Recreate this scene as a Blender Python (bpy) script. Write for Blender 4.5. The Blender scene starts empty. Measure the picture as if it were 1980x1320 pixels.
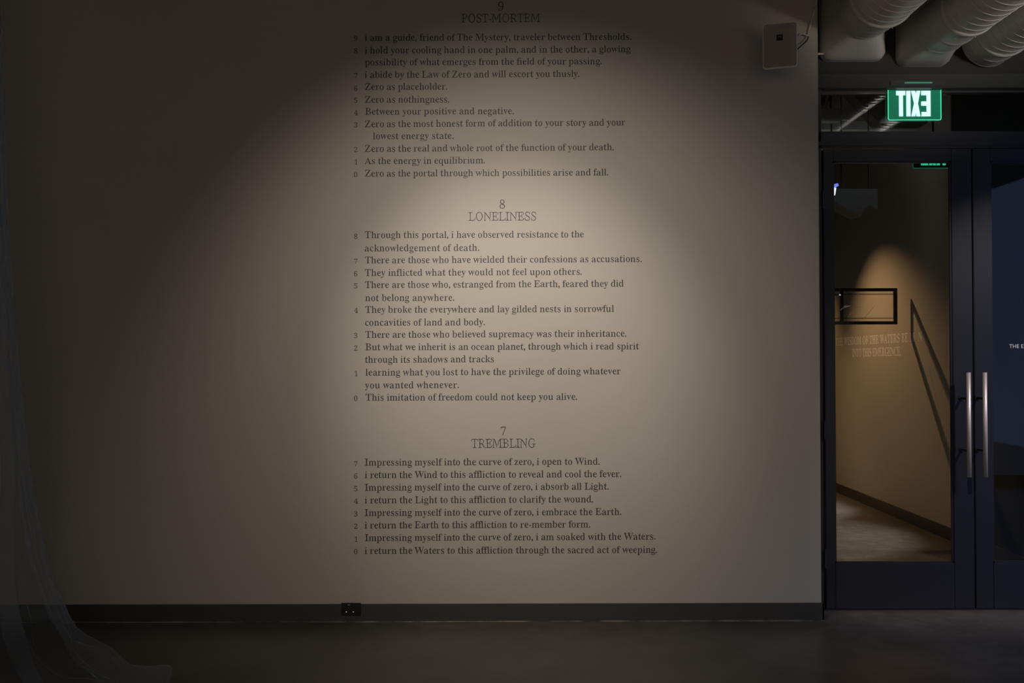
import bpy, bmesh, math, random
from mathutils import Vector, Matrix
random.seed(7)
S = bpy.context.scene
COL = S.collection

# ------------------------------------------------------------------ camera, world, lights, exposure
CAM = Vector((0, 0, 1.5))
FPX = 1925.0                                   # focal length in pixels of the 1980 x 1320 frame
ROT = Matrix.Rotation(math.radians(90) + 0.013, 3, 'X') @ Matrix.Rotation(-0.0025, 3, 'Z')
cd = bpy.data.cameras.new('camera'); cam = bpy.data.objects.new('camera', cd); COL.objects.link(cam)
cam.location = CAM; cam.rotation_euler = ROT.to_euler()
cd.sensor_width = 36; cd.lens = FPX / 1980 * 36; cd.clip_end = 60
S.camera = cam

w = bpy.data.worlds.new('dusk'); S.world = w; w.use_nodes = True
bg = w.node_tree.nodes['Background']; bg.inputs[0].default_value = (0.16, 0.25, 0.52, 1); bg.inputs[1].default_value = 0.85

def lamp(kind, name, loc, energy, color, target=None, **kw):
    l = bpy.data.lights.new(name, kind); l.energy = energy; l.color = color
    for k, v in kw.items(): setattr(l, k, v)
    o = bpy.data.objects.new(name, l); COL.objects.link(o); o.location = loc
    if target is not None:
        o.rotation_euler = (Vector(target) - Vector(loc)).to_track_quat('-Z', 'Y').to_euler()
    return o
WARM = (1.0, 0.86, 0.70)
# track spotlight that makes the pool of light on the text wall
lamp('SPOT', 'wall_spot', (-0.2, 3.415, 3.2), 144, (1.0, 0.945, 0.87), (0.053, 5.63, 1.474),
     spot_size=math.radians(51.5), spot_blend=1.0, shadow_soft_size=0.05)      # its beam
lamp('SPOT', 'wall_spot', (-0.2, 3.415, 3.2), 104, (1.0, 0.94, 0.86), (0.053, 5.63, 1.474),
     spot_size=math.radians(89.8), spot_blend=1.0, shadow_soft_size=0.05)      # its spill
# warm spots of the lobby behind the glass doors
lamp('SPOT', 'lobby_spot', (2.52, 9.86, 3.1), 118, (1.0, 0.62, 0.32), (3.28, 9.05, 0.0),
     spot_size=math.radians(92), spot_blend=0.9, shadow_soft_size=0.018)
lamp('SPOT', 'lobby_spot', (2.9, 11.5, 3.3), 110, (1.0, 0.60, 0.26), (3.25, 11.3, 0),
     spot_size=math.radians(70), spot_blend=0.8, shadow_soft_size=0.04)
for y_, p_ in ((9.75, 820), (8.2, 420)):      # downlights close to the lobby wall, they only reach the floor
    lamp('SPOT', 'lobby_downlight', (3.40, y_, 4.05), p_ * 1.5, (0.93, 0.96, 1.0), (2.18, y_ + .1, 0.0), spot_size=math.radians(34), spot_blend=0.5, shadow_soft_size=0.03)
lamp('AREA', 'lobby_fill', (0.2, 8.5, 2.2), 0.6, (1.0, 0.9, 0.8), (3, 8.5, 2.4), shape='RECTANGLE', size=3, size_y=2)  # unseen fill light added to lift the dark lobby
# unseen spots added behind the camera; the far wall bounces them as room fill
for x_ in (-3.5, -0.5, 2.5):
    lamp('SPOT', 'bounce_fill', (x_, -3.4, 3.9), 440, (1.0, 0.94, 0.87), (x_, -5.0, 1.9), spot_size=math.radians(100), spot_blend=1.0, shadow_soft_size=0.06)
# accent spot on the glass doors, an added unseen flap keeps it off the text wall
DOOR_SPOT = (4.3, 2.6, 4.12)
lamp('SPOT', 'door_spot', DOOR_SPOT, 400, (1.0, 0.89, 0.90), (2.85, 5.85, 1.12), spot_size=math.radians(31), spot_blend=0.8, shadow_soft_size=0.012)
# added bluish fill, unseen in the bay, tints the floor before the doors
lamp('SPOT', 'blue_floor_fill', (6.5, 3.0, 4.0), 360, (0.52, 0.62, 1.0), (3.55, 5.1, 0.2), spot_size=math.radians(38), spot_blend=1.0, shadow_soft_size=0.1)
# added fill spot, out of view, brightens the ducts from below
lamp('SPOT', 'duct_fill', (3.8, 1.8, 2.6), 250, (1.0, 0.93, 0.84), (2.92, 4.5, 3.50), spot_size=math.radians(33), spot_blend=1.0, shadow_soft_size=0.2)
lamp('SPOT', 'floor_bounce_fill', (1.2, 1.0, 4.1), 700, WARM, (1.7, 1.6, 0), spot_size=math.radians(60), spot_blend=0.8, shadow_soft_size=0.05)  # added unseen spot; its floor bounce lifts the ducts and wall
# bluish dusk light enters through the bay window and the added window of the right wall

S.view_settings.view_transform = 'Standard'; S.view_settings.look = 'None'
S.view_settings.gamma = 1; S.view_settings.use_curve_mapping = False
S.view_settings.exposure = 0.0

# ------------------------------------------------------------------ helpers
def W(px, py, Y):                              # the point of the plane y = Y behind a measured pixel
    d = ROT @ Vector((px - 990, -(py - 660), -FPX))
    return CAM + d * ((Y - CAM.y) / d.y)
def WX(px, py, X):
    d = ROT @ Vector((px - 990, -(py - 660), -FPX))
    return CAM + d * ((X - CAM.x) / d.x)
def WZ(px, py, Z):
    d = ROT @ Vector((px - 990, -(py - 660), -FPX))
    return CAM + d * ((Z - CAM.z) / d.z)

def mat(name, col, rough=0.6, metal=0.0, spec=0.5, noise=None, bump=None, emit=None, es=1.0):
    m = bpy.data.materials.new(name); m.use_nodes = True; nt = m.node_tree; b = nt.nodes['Principled BSDF']
    b.inputs['Base Color'].default_value = (*col, 1); b.inputs['Roughness'].default_value = rough
    b.inputs['Metallic'].default_value = metal; b.inputs['Specular IOR Level'].default_value = spec
    if emit: b.inputs['Emission Color'].default_value = (*emit, 1); b.inputs['Emission Strength'].default_value = es
    if noise or bump:
        tc = nt.nodes.new('ShaderNodeTexCoord')
    if noise:                                  # (scale, second colour, contrast)
        n = nt.nodes.new('ShaderNodeTexNoise'); n.inputs['Scale'].default_value = noise[0]; n.inputs['Detail'].default_value = 6
        r = nt.nodes.new('ShaderNodeValToRGB'); c = noise[2]
        r.color_ramp.elements[0].position = .5 - c; r.color_ramp.elements[1].position = .5 + c
        r.color_ramp.elements[0].color = (*col, 1); r.color_ramp.elements[1].color = (*noise[1], 1)
        nt.links.new(tc.outputs['Object'], n.inputs['Vector']); nt.links.new(n.outputs[0], r.inputs[0])
        nt.links.new(r.outputs[0], b.inputs['Base Color'])
    if bump:
        n2 = nt.nodes.new('ShaderNodeTexNoise'); n2.inputs['Scale'].default_value = bump[0]; n2.inputs['Detail'].default_value = 5
        bp = nt.nodes.new('ShaderNodeBump'); bp.inputs['Strength'].default_value = bump[1]; bp.inputs['Distance'].default_value = 0.002
        nt.links.new(tc.outputs['Object'], n2.inputs['Vector']); nt.links.new(n2.outputs[0], bp.inputs['Height']); nt.links.new(bp.outputs[0], b.inputs['Normal'])
    return m

M = dict(
    wall=mat('painted_plaster', (0.50, 0.45, 0.375), 0.75, noise=(1.5, (0.52, 0.462, 0.385), .2), bump=(220, .25)),
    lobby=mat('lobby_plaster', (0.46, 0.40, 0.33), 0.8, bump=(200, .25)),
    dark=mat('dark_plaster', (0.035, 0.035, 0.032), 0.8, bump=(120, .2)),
    pale=mat('pale_plaster', (0.50, 0.46, 0.40), 0.8, bump=(120, .2)),
    room=mat('room_plaster', (0.10, 0.095, 0.09), 0.8, bump=(120, .2)),
    base=mat('dark_baseboard', (0.058, 0.054, 0.047), 0.45, bump=(60, .1)),
    frame=mat('black_anodised_metal', (0.0125, 0.0125, 0.019), 0.34, spec=.7, bump=(400, .05)),
    beam=mat('dark_painted_steel', (0.027, 0.029, 0.026), 0.6),
    gap=mat('black_gap', (0.003, 0.003, 0.003), 0.95, spec=0.0),
    ink=mat('black_lettering', (0.036, 0.030, 0.034), 0.6),
    white=mat('white_lettering', (0.92, 0.88, 0.86), 0.6),
    steel=mat('brushed_steel', (0.88, 0.78, 0.75), 0.45, metal=0.6, bump=(300, .1)),
    duct=mat('painted_duct', (0.72, 0.665, 0.60), 0.42, spec=.45, noise=(6, (0.75, 0.695, 0.63), .25), bump=(90, .15)),
    spk=mat('white_speaker_shell', (0.88, 0.82, 0.75), 0.5),
    grille=mat('speaker_grille', (0.42, 0.365, 0.33), 0.6, bump=(1500, .6)),
    cable_w=mat('pale_cable', (0.75, 0.70, 0.62), 0.5),
    cable_b=mat('black_cable', (0.012, 0.012, 0.012), 0.5),
    plastic=mat('black_plastic', (0.010, 0.010, 0.010), 0.35),
    pin=mat('faint_glow_plastic', (0.75, 0.75, 0.72), 0.3, emit=(1, 1, .95), es=.35),
    grey=mat('grey_metal_box', (0.45, 0.48, 0.46), 0.6),
    board=mat('dim_board', (0.17, 0.18, 0.165), 0.7, bump=(150, .2)),
    seam=mat('tulle_seam', (0.30, 0.35, 0.40), 0.9, spec=.1),
    caulk=mat('pale_caulk', (0.30, 0.27, 0.23), 0.7, noise=(9, (0.05, 0.045, 0.04), .12)),
    green_bright=mat('lit_sign_letters', (0.6, 1, .85), 0.5, emit=(0.70, 1.0, 0.95), es=.95),
    green_edge=mat('lit_sign_edge', (0.1, .8, .5), 0.4, emit=(0.06, 0.75, 0.42), es=1.0),
    green_panel=mat('green_sign_panel', (0.01, .16, .09), 0.25, emit=(0.0, 0.105, 0.055), es=1.0),
    green_dim=mat('far_sign_letters', (0.1, .8, .5), 0.5, emit=(0.02, 0.62, 0.33), es=1.0),
    far_edge=mat('far_sign_edge', (0.1, .3, .2), 0.5, emit=(0.01, 0.10, 0.06), es=1.0),
    blue_lamp=mat('blue_lamp', (0.4, .5, 1), 0.4, emit=(0.16, 0.22, 0.85), es=1.2),
    blue_hot=mat('blue_white_lamp', (0.8, .8, 1), 0.4, emit=(0.8, 0.85, 1.0), es=1.5),
)
def glass(name, rough=0.0, tint=(1, 1, 1)):
    m = bpy.data.materials.new(name); m.use_nodes = True; nt = m.node_tree; nt.nodes.clear()
    o = nt.nodes.new('ShaderNodeOutputMaterial'); mx = nt.nodes.new('ShaderNodeMixShader')
    t = nt.nodes.new('ShaderNodeBsdfTransparent'); t.inputs[0].default_value = (*tint, 1)
    g = nt.nodes.new('ShaderNodeBsdfGlossy'); g.inputs['Roughness'].default_value = rough
    f = nt.nodes.new('ShaderNodeFresnel'); f.inputs[0].default_value = 1.55
    # both faces of the thin pane reflect: twice the Fresnel term on the entry face, none on the exit face
    ge = nt.nodes.new('ShaderNodeNewGeometry'); k = nt.nodes.new('ShaderNodeMath'); k.operation = 'MULTIPLY_ADD'; k.inputs[1].default_value = -1.8; k.inputs[2].default_value = 1.8
    k2 = nt.nodes.new('ShaderNodeMath'); k2.operation = 'MULTIPLY'; k2.use_clamp = True
    nt.links.new(ge.outputs['Backfacing'], k.inputs[0]); nt.links.new(k.outputs[0], k2.inputs[0]); nt.links.new(f.outputs[0], k2.inputs[1])
    nt.links.new(k2.outputs[0], mx.inputs[0]); nt.links.new(t.outputs[0], mx.inputs[1]); nt.links.new(g.outputs[0], mx.inputs[2]); nt.links.new(mx.outputs[0], o.inputs[0])
    return m
M['glass'] = glass('clear_pane', 0.02, (.93, .95, .94))
# concrete floor
m = mat('polished_concrete', (0.07, 0.06, 0.05), 0.4, spec=.5); nt = m.node_tree; b = nt.nodes['Principled BSDF']; M['floor'] = m
tc = nt.nodes.new('ShaderNodeTexCoord')
n1 = nt.nodes.new('ShaderNodeTexNoise'); n1.inputs['Scale'].default_value = 1.3; n1.inputs['Detail'].default_value = 8; n1.inputs['Roughness'].default_value = .62
r1 = nt.nodes.new('ShaderNodeValToRGB'); e = r1.color_ramp.elements
e[0].position = .33; e[0].color = (0.064, 0.052, 0.041, 1); e[1].position = .70; e[1].color = (0.130, 0.110, 0.090, 1)
n2 = nt.nodes.new('ShaderNodeTexNoise'); n2.inputs['Scale'].default_value = 14; n2.inputs['Detail'].default_value = 7
mx = nt.nodes.new('ShaderNodeMixRGB'); mx.blend_type = 'MULTIPLY'; mx.inputs[0].default_value = .45
r2 = nt.nodes.new('ShaderNodeValToRGB'); r2.color_ramp.elements[0].position = .35; r2.color_ramp.elements[0].color = (.55, .55, .55, 1); r2.color_ramp.elements[1].position = .65
r3 = nt.nodes.new('ShaderNodeMapRange'); r3.inputs[3].default_value = .28; r3.inputs[4].default_value = .42
for a_, b_ in ((tc.outputs['Object'], n1.inputs['Vector']), (tc.outputs['Object'], n2.inputs['Vector']), (n1.outputs[0], r1.inputs[0]), (n2.outputs[0], r2.inputs[0]),
               (r1.outputs[0], mx.inputs[1]), (r2.outputs[0], mx.inputs[2]), (mx.outputs[0], b.inputs['Base Color']), (n2.outputs[0], r3.inputs[0]), (r3.outputs[0], b.inputs['Roughness'])):
    nt.links.new(a_, b_)
bp = nt.nodes.new('ShaderNodeBump'); bp.inputs['Strength'].default_value = .05; bp.inputs['Distance'].default_value = .003
nt.links.new(n2.outputs[0], bp.inputs['Height']); nt.links.new(bp.outputs[0], b.inputs['Normal'])
# tulle
m = bpy.data.materials.new('sheer_tulle'); m.use_nodes = True; nt = m.node_tree; nt.nodes.clear(); M['tulle'] = m
o = nt.nodes.new('ShaderNodeOutputMaterial'); mx = nt.nodes.new('ShaderNodeMixShader'); t = nt.nodes.new('ShaderNodeBsdfTransparent')
d = nt.nodes.new('ShaderNodeBsdfDiffuse'); d.inputs[0].default_value = (.68, .78, .90, 1)
tl = nt.nodes.new('ShaderNodeBsdfTranslucent'); tl.inputs[0].default_value = (.68, .78, .90, 1); m2 = nt.nodes.new('ShaderNodeMixShader')
n = nt.nodes.new('ShaderNodeTexNoise'); n.inputs['Scale'].default_value = 5; mr = nt.nodes.new('ShaderNodeMapRange'); mr.inputs[3].default_value = .19; mr.inputs[4].default_value = .33
tc = nt.nodes.new('ShaderNodeTexCoord')
for a_, b_ in ((tc.outputs['Object'], n.inputs['Vector']), (n.outputs[0], mr.inputs[0]), (mr.outputs[0], mx.inputs[0]), (t.outputs[0], mx.inputs[1]), (d.outputs[0], m2.inputs[1]), (tl.outputs[0], m2.inputs[2]), (m2.outputs[0], mx.inputs[2]), (mx.outputs[0], o.inputs[0])):
    nt.links.new(a_, b_)

def mesh_obj(name, bm, m, parent=None, loc=None, smooth=False):
    me = bpy.data.meshes.new(name); bm.normal_update(); bm.to_mesh(me); bm.free()
    me.materials.append(m)
    if smooth:
        for p in me.polygons: p.use_smooth = True
    o = bpy.data.objects.new(name, me); COL.objects.link(o)
    if parent:
        o.parent = parent; o.matrix_parent_inverse = parent.matrix_basis.inverted()
    return o
def empty(name, loc, label, cat, group=None):
    o = bpy.data.objects.new(name, None); COL.objects.link(o); o.location = loc; o.empty_display_size = .1
    o['label'] = label; o['category'] = cat
    if group: o['group'] = group
    return o
def tag(o, label, cat, group=None):
    o['label'] = label; o['category'] = cat
    if group: o['group'] = group
    return o
def box(bm, x0, x1, y0, y1, z0, z1, bev=0.0, mx=None):
    r = bmesh.ops.create_cube(bm, size=1); vs = r['verts']
    for v in vs: v.co = Vector(((x0 + x1) / 2 + v.co.x * (x1 - x0), (y0 + y1) / 2 + v.co.y * (y1 - y0), (z0 + z1) / 2 + v.co.z * (z1 - z0)))
    if bev:
        es = list({e for v in vs for e in v.link_edges})
        vs = list({v for f in bmesh.ops.bevel(bm, geom=es, offset=bev, segments=2, affect='EDGES')['faces'] for v in f.verts} | {v for v in vs if v.is_valid})
    if mx is not None:
        for v in vs: v.co = mx @ v.co
    return vs
def boxes(name, m, parent, *bs, bev=0.0):
    bm = bmesh.new()
    for b in bs: box(bm, *b, bev=bev)
    return mesh_obj(name, bm, m, parent)
def struct(name, m, *bs, bev=0.0, parent=None):
    o = boxes(name, m, parent, *bs, bev=bev)
    if not parent: o['kind'] = 'structure'
    return o
def tube(bm, pts, r, n=10, closed=False):
    pts = [Vector(p) for p in pts]; N = len(pts); rings = []
    up = Vector((0, 0, 1))
    for i, p in enumerate(pts):
        a = pts[max(0, i - 1)]; c = pts[min(N - 1, i + 1)]; t = (c - a).normalized()
        u = up if abs(t.dot(up)) < .95 else Vector((1, 0, 0))
        s = t.cross(u).normalized(); q = s.cross(t).normalized()
        rr = r[i] if isinstance(r, (list, tuple)) else r
        rings.append([bm.verts.new(p + s * rr * math.cos(2 * math.pi * k / n) + q * rr * math.sin(2 * math.pi * k / n)) for k in range(n)])
    for i in range(N - 1):
        for k in range(n): bm.faces.new((rings[i][k], rings[i][(k + 1) % n], rings[i + 1][(k + 1) % n], rings[i + 1][k]))
    bm.faces.new(rings[0][::-1]); bm.faces.new(rings[-1])
def smooth_path(pts, k=6):
    P = [Vector(p) for p in pts]; out = []
    for i in range(len(P) - 1):
        a = P[max(i - 1, 0)]; b = P[i]; c = P[i + 1]; d = P[min(i + 2, len(P) - 1)]
        for j in range(k):
            t = j / k
            out.append(.5 * ((2 * b) + (c - a) * t + (2 * a - 5 * b + 4 * c - d) * t * t + (-a + 3 * b - 3 * c + d) * t ** 3))
    return out + [P[-1]]

# ------------------------------------------------------------------ setting
YW, YD, HC = 5.63, 5.85, 4.3
XE = W(1584.5, 600, YW).x                        # right end of the text wall
struct('floor', M['floor'], (-6.2, 8.2, -5.2, 12.2, -0.1, 0))
struct('ceiling', M['dark'], (-6.2, 8.2, -5.2, 12.2, HC, HC + .1))
wt = struct('wall_back', M['wall'], (-6.2, XE, YW, YD + .12, 0, HC))
struct('wall_left', M['room'], (-6.2, -6.0, -5.2, YW, 0, HC))
struct('wall_front', M['pale'], (-6.2, 5.2, -5.2, -5.0, 0, HC))
struct('baseboard_back', M['base'], (-6.0, XE + .012, YW - .014, YW, 0, .098), (XE, XE + .012, YW - .014, YD - .002, 0, .098), bev=.002)
bm = bmesh.new()                                 # uneven light joint between floor and baseboard
x = -6.0
while x < XE:
    L = random.uniform(.05, .3); dep = random.choice((.003, .005, .005, .008))
    box(bm, x, min(x + L, XE + .01), YW - .014 - dep, YW - .013, 0, .0035); x += L
o = mesh_obj('trim_1', bm, M['caulk']); o['kind'] = 'structure'
# right part of the gallery: side wall, then a bay whose window faces the doors
WX0, WX1, WZ0, WZ1, WYP = 5.0, 7.9, .06, 3.72, 0.4
struct('wall_right', M['room'], (5.0, 5.2, -5.0, WYP - .2, 0, HC), (8.0, 8.2, WYP - .2, .8, 0, HC), (8.0, 8.2, 5.4, YD + .12, 0, HC), (8.0, 8.2, .8, 5.4, 0, .3), (8.0, 8.2, .8, 5.4, 3.6, HC))
w3 = struct('added_window', M['frame'], (8.06, 8.12, .8, .85, .3, 3.6), (8.06, 8.12, 5.35, 5.4, .3, 3.6), (8.06, 8.12, .8, 5.4, .3, .35), (8.06, 8.12, .8, 5.4, 3.55, 3.6))  # window added out of view for its cool light on floor and ducts
boxes('pane', M['glass'], w3, (8.09, 8.097, .85, 5.35, .35, 3.55))
struct('wall_bay', M['room'], (WX1, 8.0, WYP - .2, WYP, 0, HC), (WX0, WX1, WYP - .2, WYP, 0, WZ0), (WX0, WX1, WYP - .2, WYP, WZ1, HC))
wn = struct('window_1', M['frame'], (WX0 + .001, WX0 + .05, WYP - .12, WYP - .06, WZ0, WZ1), (WX1 - .05, WX1, WYP - .12, WYP - .06, WZ0, WZ1), (WX0, WX1, WYP - .12, WYP - .06, WZ0, WZ0 + .05), (WX0, WX1, WYP - .12, WYP - .06, WZ1 - .05, WZ1))
boxes('pane', M['glass'], wn, (WX0 + .05, WX1 - .05, WYP - .095, WYP - .088, WZ0 + .05, WZ1 - .05))

# door wall: header, fixed wall right of the doors
DL = W(1590, 700, YD).x; DG = W(1879.5, 700, YD).x; DW = DG - DL - .018; DR = DG + (DG - DL)
zt = lambda py: W(1800, py, YD).z
zH0, zH1, zT0, zT1, zDT = zt(145), zt(172), zt(255), zt(172), zt(289)
struct('wall_far', M['dark'], (XE, 8.0, YD + .02, YD + .12, zH0, HC), (DR + .06, 8.0, YD + .02, YD + .12, 0, zH0))
struct('trim_2', M['beam'], (XE, DR + .06, YD - .03, YD + .14, zH1, zH0), bev=.003)     # steel head above the transom
struct('trim_3', M['frame'], (XE, DR + .06, YD - .01, YD + .1, zDT + .006, zT0), (XE, DL, YD - .01, YD + .1, 0, zH1), (DR, DR + .06, YD - .01, YD + .1, 0, zH1),
       (XE, DR + .06, YD - .018, YD - .008, zDT + .02, zDT + .045), bev=.002)            # door frame: head and jambs
tw = struct('window_2', M['frame'], (DL, DR, YD + .035, YD + .06, zT0, zT0 + .012), (DL, DR, YD + .035, YD + .06, zH1 - .012, zH1))
boxes('pane', M['glass'], tw, (DL, DR, YD + .042, YD + .049, zT0 + .01, zH1 - .01))

struct('trim_5', M['frame'], (DL, DR, YD - .015, YD + .06, 0, .011), bev=.002)      # threshold
def door(n, x0, x1, hinge_left):
    xg0 = x0 + (.054 if hinge_left else .103); xg1 = x1 - (.118 if hinge_left else .06)
    z0, z1 = .012, zDT; zg0, zg1 = zt(1087), zt(313)
    d = bpy.data.objects.new('door_%d' % n, None); COL.objects.link(d); d.location = (x0, YD, 0); d['kind'] = 'structure'
    bpy.context.view_layer.update()
    boxes('stile', M['frame'], d, (x0, xg0, YD - .02, YD + .025, z0, z1), bev=.003)
    boxes('stile', M['frame'], d, (xg1, x1, YD - .02, YD + .025, z0, z1), bev=.003)
    boxes('rail', M['frame'], d, (xg0, xg1, YD - .02, YD + .025, z0, zg0), bev=.002)
    boxes('rail', M['frame'], d, (xg0, xg1, YD - .02, YD + .025, zg1, z1), bev=.002)
    e = .009
    boxes('glazing_bead', M['frame'], d, (xg0, xg1, YD - .014, YD + .0, zg0, zg0 + e), (xg0, xg1, YD - .014, YD, zg1 - e, zg1),
          (xg0, xg0 + e, YD - .014, YD, zg0, zg1), (xg1 - e, xg1, YD - .014, YD, zg0, zg1))
    boxes('glass_pane', M['glass'], d, (xg0, xg1, YD + .000, YD + .008, zg0, zg1))
    # long pull handle on two brackets
    hx = W(1873.5, 820, YD - .115).x if hinge_left else W(1905, 820, YD - .115).x
    za, zb = W(1873, 922, YD - .115).z, W(1873, 720, YD - .115).z
    bm = bmesh.new(); tube(bm, [(hx, YD - .115, za), (hx, YD - .115, zb)], .0125, 20); h = mesh_obj('handle', bm, M['steel'], d, smooth=False)
    h['label'] = 'brushed steel pull bar'
    for p in h.data.polygons: p.use_smooth = len(p.vertices) == 4
    for zz in (za + .15, zb - .15):
        bm = bmesh.new(); tube(bm, [(hx, YD - .113, zz), (hx, YD - .02, zz)], .008, 12); tube(bm, [(hx, YD - .026, zz), (hx, YD - .02, zz)], .016, 16)
        mesh_obj('bracket', bm, M['frame'], h)
    if hinge_left:
        for zz in (.25, 1.0, 2.35):
            bm = bmesh.new(); tube(bm, [(x0 - .004, YD - .026, zz), (x0 - .004, YD - .026, zz + .11)], .007, 10); mesh_obj('hinge', bm, M['frame'], d)
    return d
d1 = door(1, DL + .009, DG - .004, True)
d2 = door(2, DG + .004, DR - .009, False)

# track spotlight with an added flap that blocks part of its light (above the frame, right of the camera)
ds = empty('track_spotlight', DOOR_SPOT, 'black track spotlight with an added light-blocking flap under the ceiling, outside the view above the doors', 'spotlight'); bpy.context.view_layer.update()
_L = Vector(DOOR_SPOT); _e = (Vector((XE + .02, YD - .1, 0)) - Vector((_L.x, _L.y, 0))).normalized(); _n = Vector((-_e.y, _e.x, 0))
bm = bmesh.new(); q = [_L + _e * .25 + _n * u + Vector((0, 0, v)) for u, v in ((0, -.42), (.30, -.42), (.30, .08), (0, .08))]
f0 = [bm.verts.new(p) for p in q]; f1 = [bm.verts.new(p + _e * .003) for p in q]; bm.faces.new(f0); bm.faces.new(f1[::-1])
for i in range(4): bm.faces.new((f0[i], f1[i], f1[(i + 1) % 4], f0[(i + 1) % 4]))
mesh_obj('light_flap', bm, M['plastic'], ds)
bm = bmesh.new(); tube(bm, [_L - _e * .22 + Vector((0, 0, .12)), _L - _e * .04 + Vector((0, 0, .03))], .05, 20); tube(bm, [_L - _e * .12 + Vector((0, 0, .1)), _L - _e * .12 + Vector((0, 0, .18))], .012, 10); mesh_obj('lamp_body', bm, M['plastic'], ds)

# ------------------------------------------------------------------ lobby behind the doors
XL = 3.52
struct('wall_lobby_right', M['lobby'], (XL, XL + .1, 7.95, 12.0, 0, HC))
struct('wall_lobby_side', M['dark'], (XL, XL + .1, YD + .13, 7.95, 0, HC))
struct('wall_lobby_left', M['room'], (-.2, 0, YD + .12, 12.0, 0, HC))
struct('wall_lobby_far', M['dark'], (-.2, 5.2, 12.0, 12.2, 0, HC))
struct('baseboard_lobby', M['base'], (XL - .014, XL, YD + .13, 12.0, 0, .10), bev=.002)
# beam, slanted duct and box seen through the transom
struct('trim_4', M['grey'], (0, XL, 8.6, 8.8, W(1700, 250, 8.6).z, W(1700, 234, 8.6).z))
a = W(1820, 232, 8.4); c = W(1918, 173, 8.4); bm = bmesh.new()
pts = [W(1822, 238, 8.4), W(1700, 238, 8.4), W(1640, 172, 8.4), W(1640, 120, 8.4), W(1990, 120, 8.4), W(1920, 174, 8.4)]
f0 = [bm.verts.new(p) for p in pts]; f1 = [bm.verts.new(p + Vector((0, .18, 0))) for p in pts]
bm.faces.new(f0[::-1]); bm.faces.new(f1)
for i in range(6): bm.faces.new((f0[i], f0[(i + 1) % 6], f1[(i + 1) % 6], f1[i]))
bmesh.ops.recalc_face_normals(bm, faces=bm.faces)
tag(mesh_obj('ceiling_bulkhead', bm, M['beam']), 'dim slanted bulkhead panel behind the glass strip over the doors', 'bulkhead')
jb = empty('junction_box', W(1606, 222, 7.6), 'small grey electrical box behind the transom glass beside the text wall', 'junction box')
p0, p1 = W(1580, 234, 7.6), W(1626, 211, 7.6)
bpy.context.view_layer.update()
boxes('box_body', M['grey'], jb, (p0.x, p1.x, 7.6, 7.68, p0.z, p1.z), bev=.004)
bm = bmesh.new(); tube(bm, smooth_path([W(1597, 212, 7.64), W(1598, 195, 7.64), W(1603, 180, 7.64), W(1612, 168, 7.64), W(1620, 150, 7.64), W(1622, 60, 7.64), W(1622, -60, 7.64)]), .008, 8)
o = mesh_obj('conduit', bm, M['grey'], jb, smooth=True); o['label'] = 'curved grey conduit'
hr = bmesh.new(); tube(hr, [W(1629, 207, 7.62), (W(1629, 207, 7.62).x, 7.62, HC)], .006, 8); box(hr, W(1626, 0, 7.62).x, W(1636, 0, 7.62).x, 7.60, 7.64, W(1630, 232, 7.62).z, W(1630, 207, 7.62).z)
tag(mesh_obj('hanger_rod', hr, M['grey']), 'thin grey hanger rod with clamp just right of the electrical box', 'rod')

# exit signs ------------------------------------------------------
def extrude_poly(bm, pts2, y0, y1, f):
    n = len(pts2); A = [bm.verts.new(f(p, y0)) for p in pts2]; B = [bm.verts.new(f(p, y1)) for p in pts2]
    fa = bm.faces.new(A); fb = bm.faces.new(B[::-1])
    for i in range(n): bm.faces.new((A[i], B[i], B[(i + 1) % n], A[(i + 1) % n]))
LET = {  # panel units: x right 0..1685, y down, as they read mirrored from the gallery
 'T': [(370, 265), (660, 265), (660, 405), (585, 405), (585, 1080), (460, 1080), (460, 405), (370, 405)],
 'I': [(695, 265), (825, 265), (825, 1080), (695, 1080)],
 'X': [(848, 265), (975, 265), (1003, 385), (1020, 265), (1140, 265), (1062, 665), (1140, 1080), (1015, 1080), (997, 930), (975, 1080), (850, 1080), (940, 665)],
 'E': [(1170, 265), (1465, 265), (1465, 1080), (1175, 1080), (1180, 940), (1340, 940), (1340, 740), (1170, 740), (1170, 605), (1340, 605), (1340, 405), (1170, 405)]}
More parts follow.
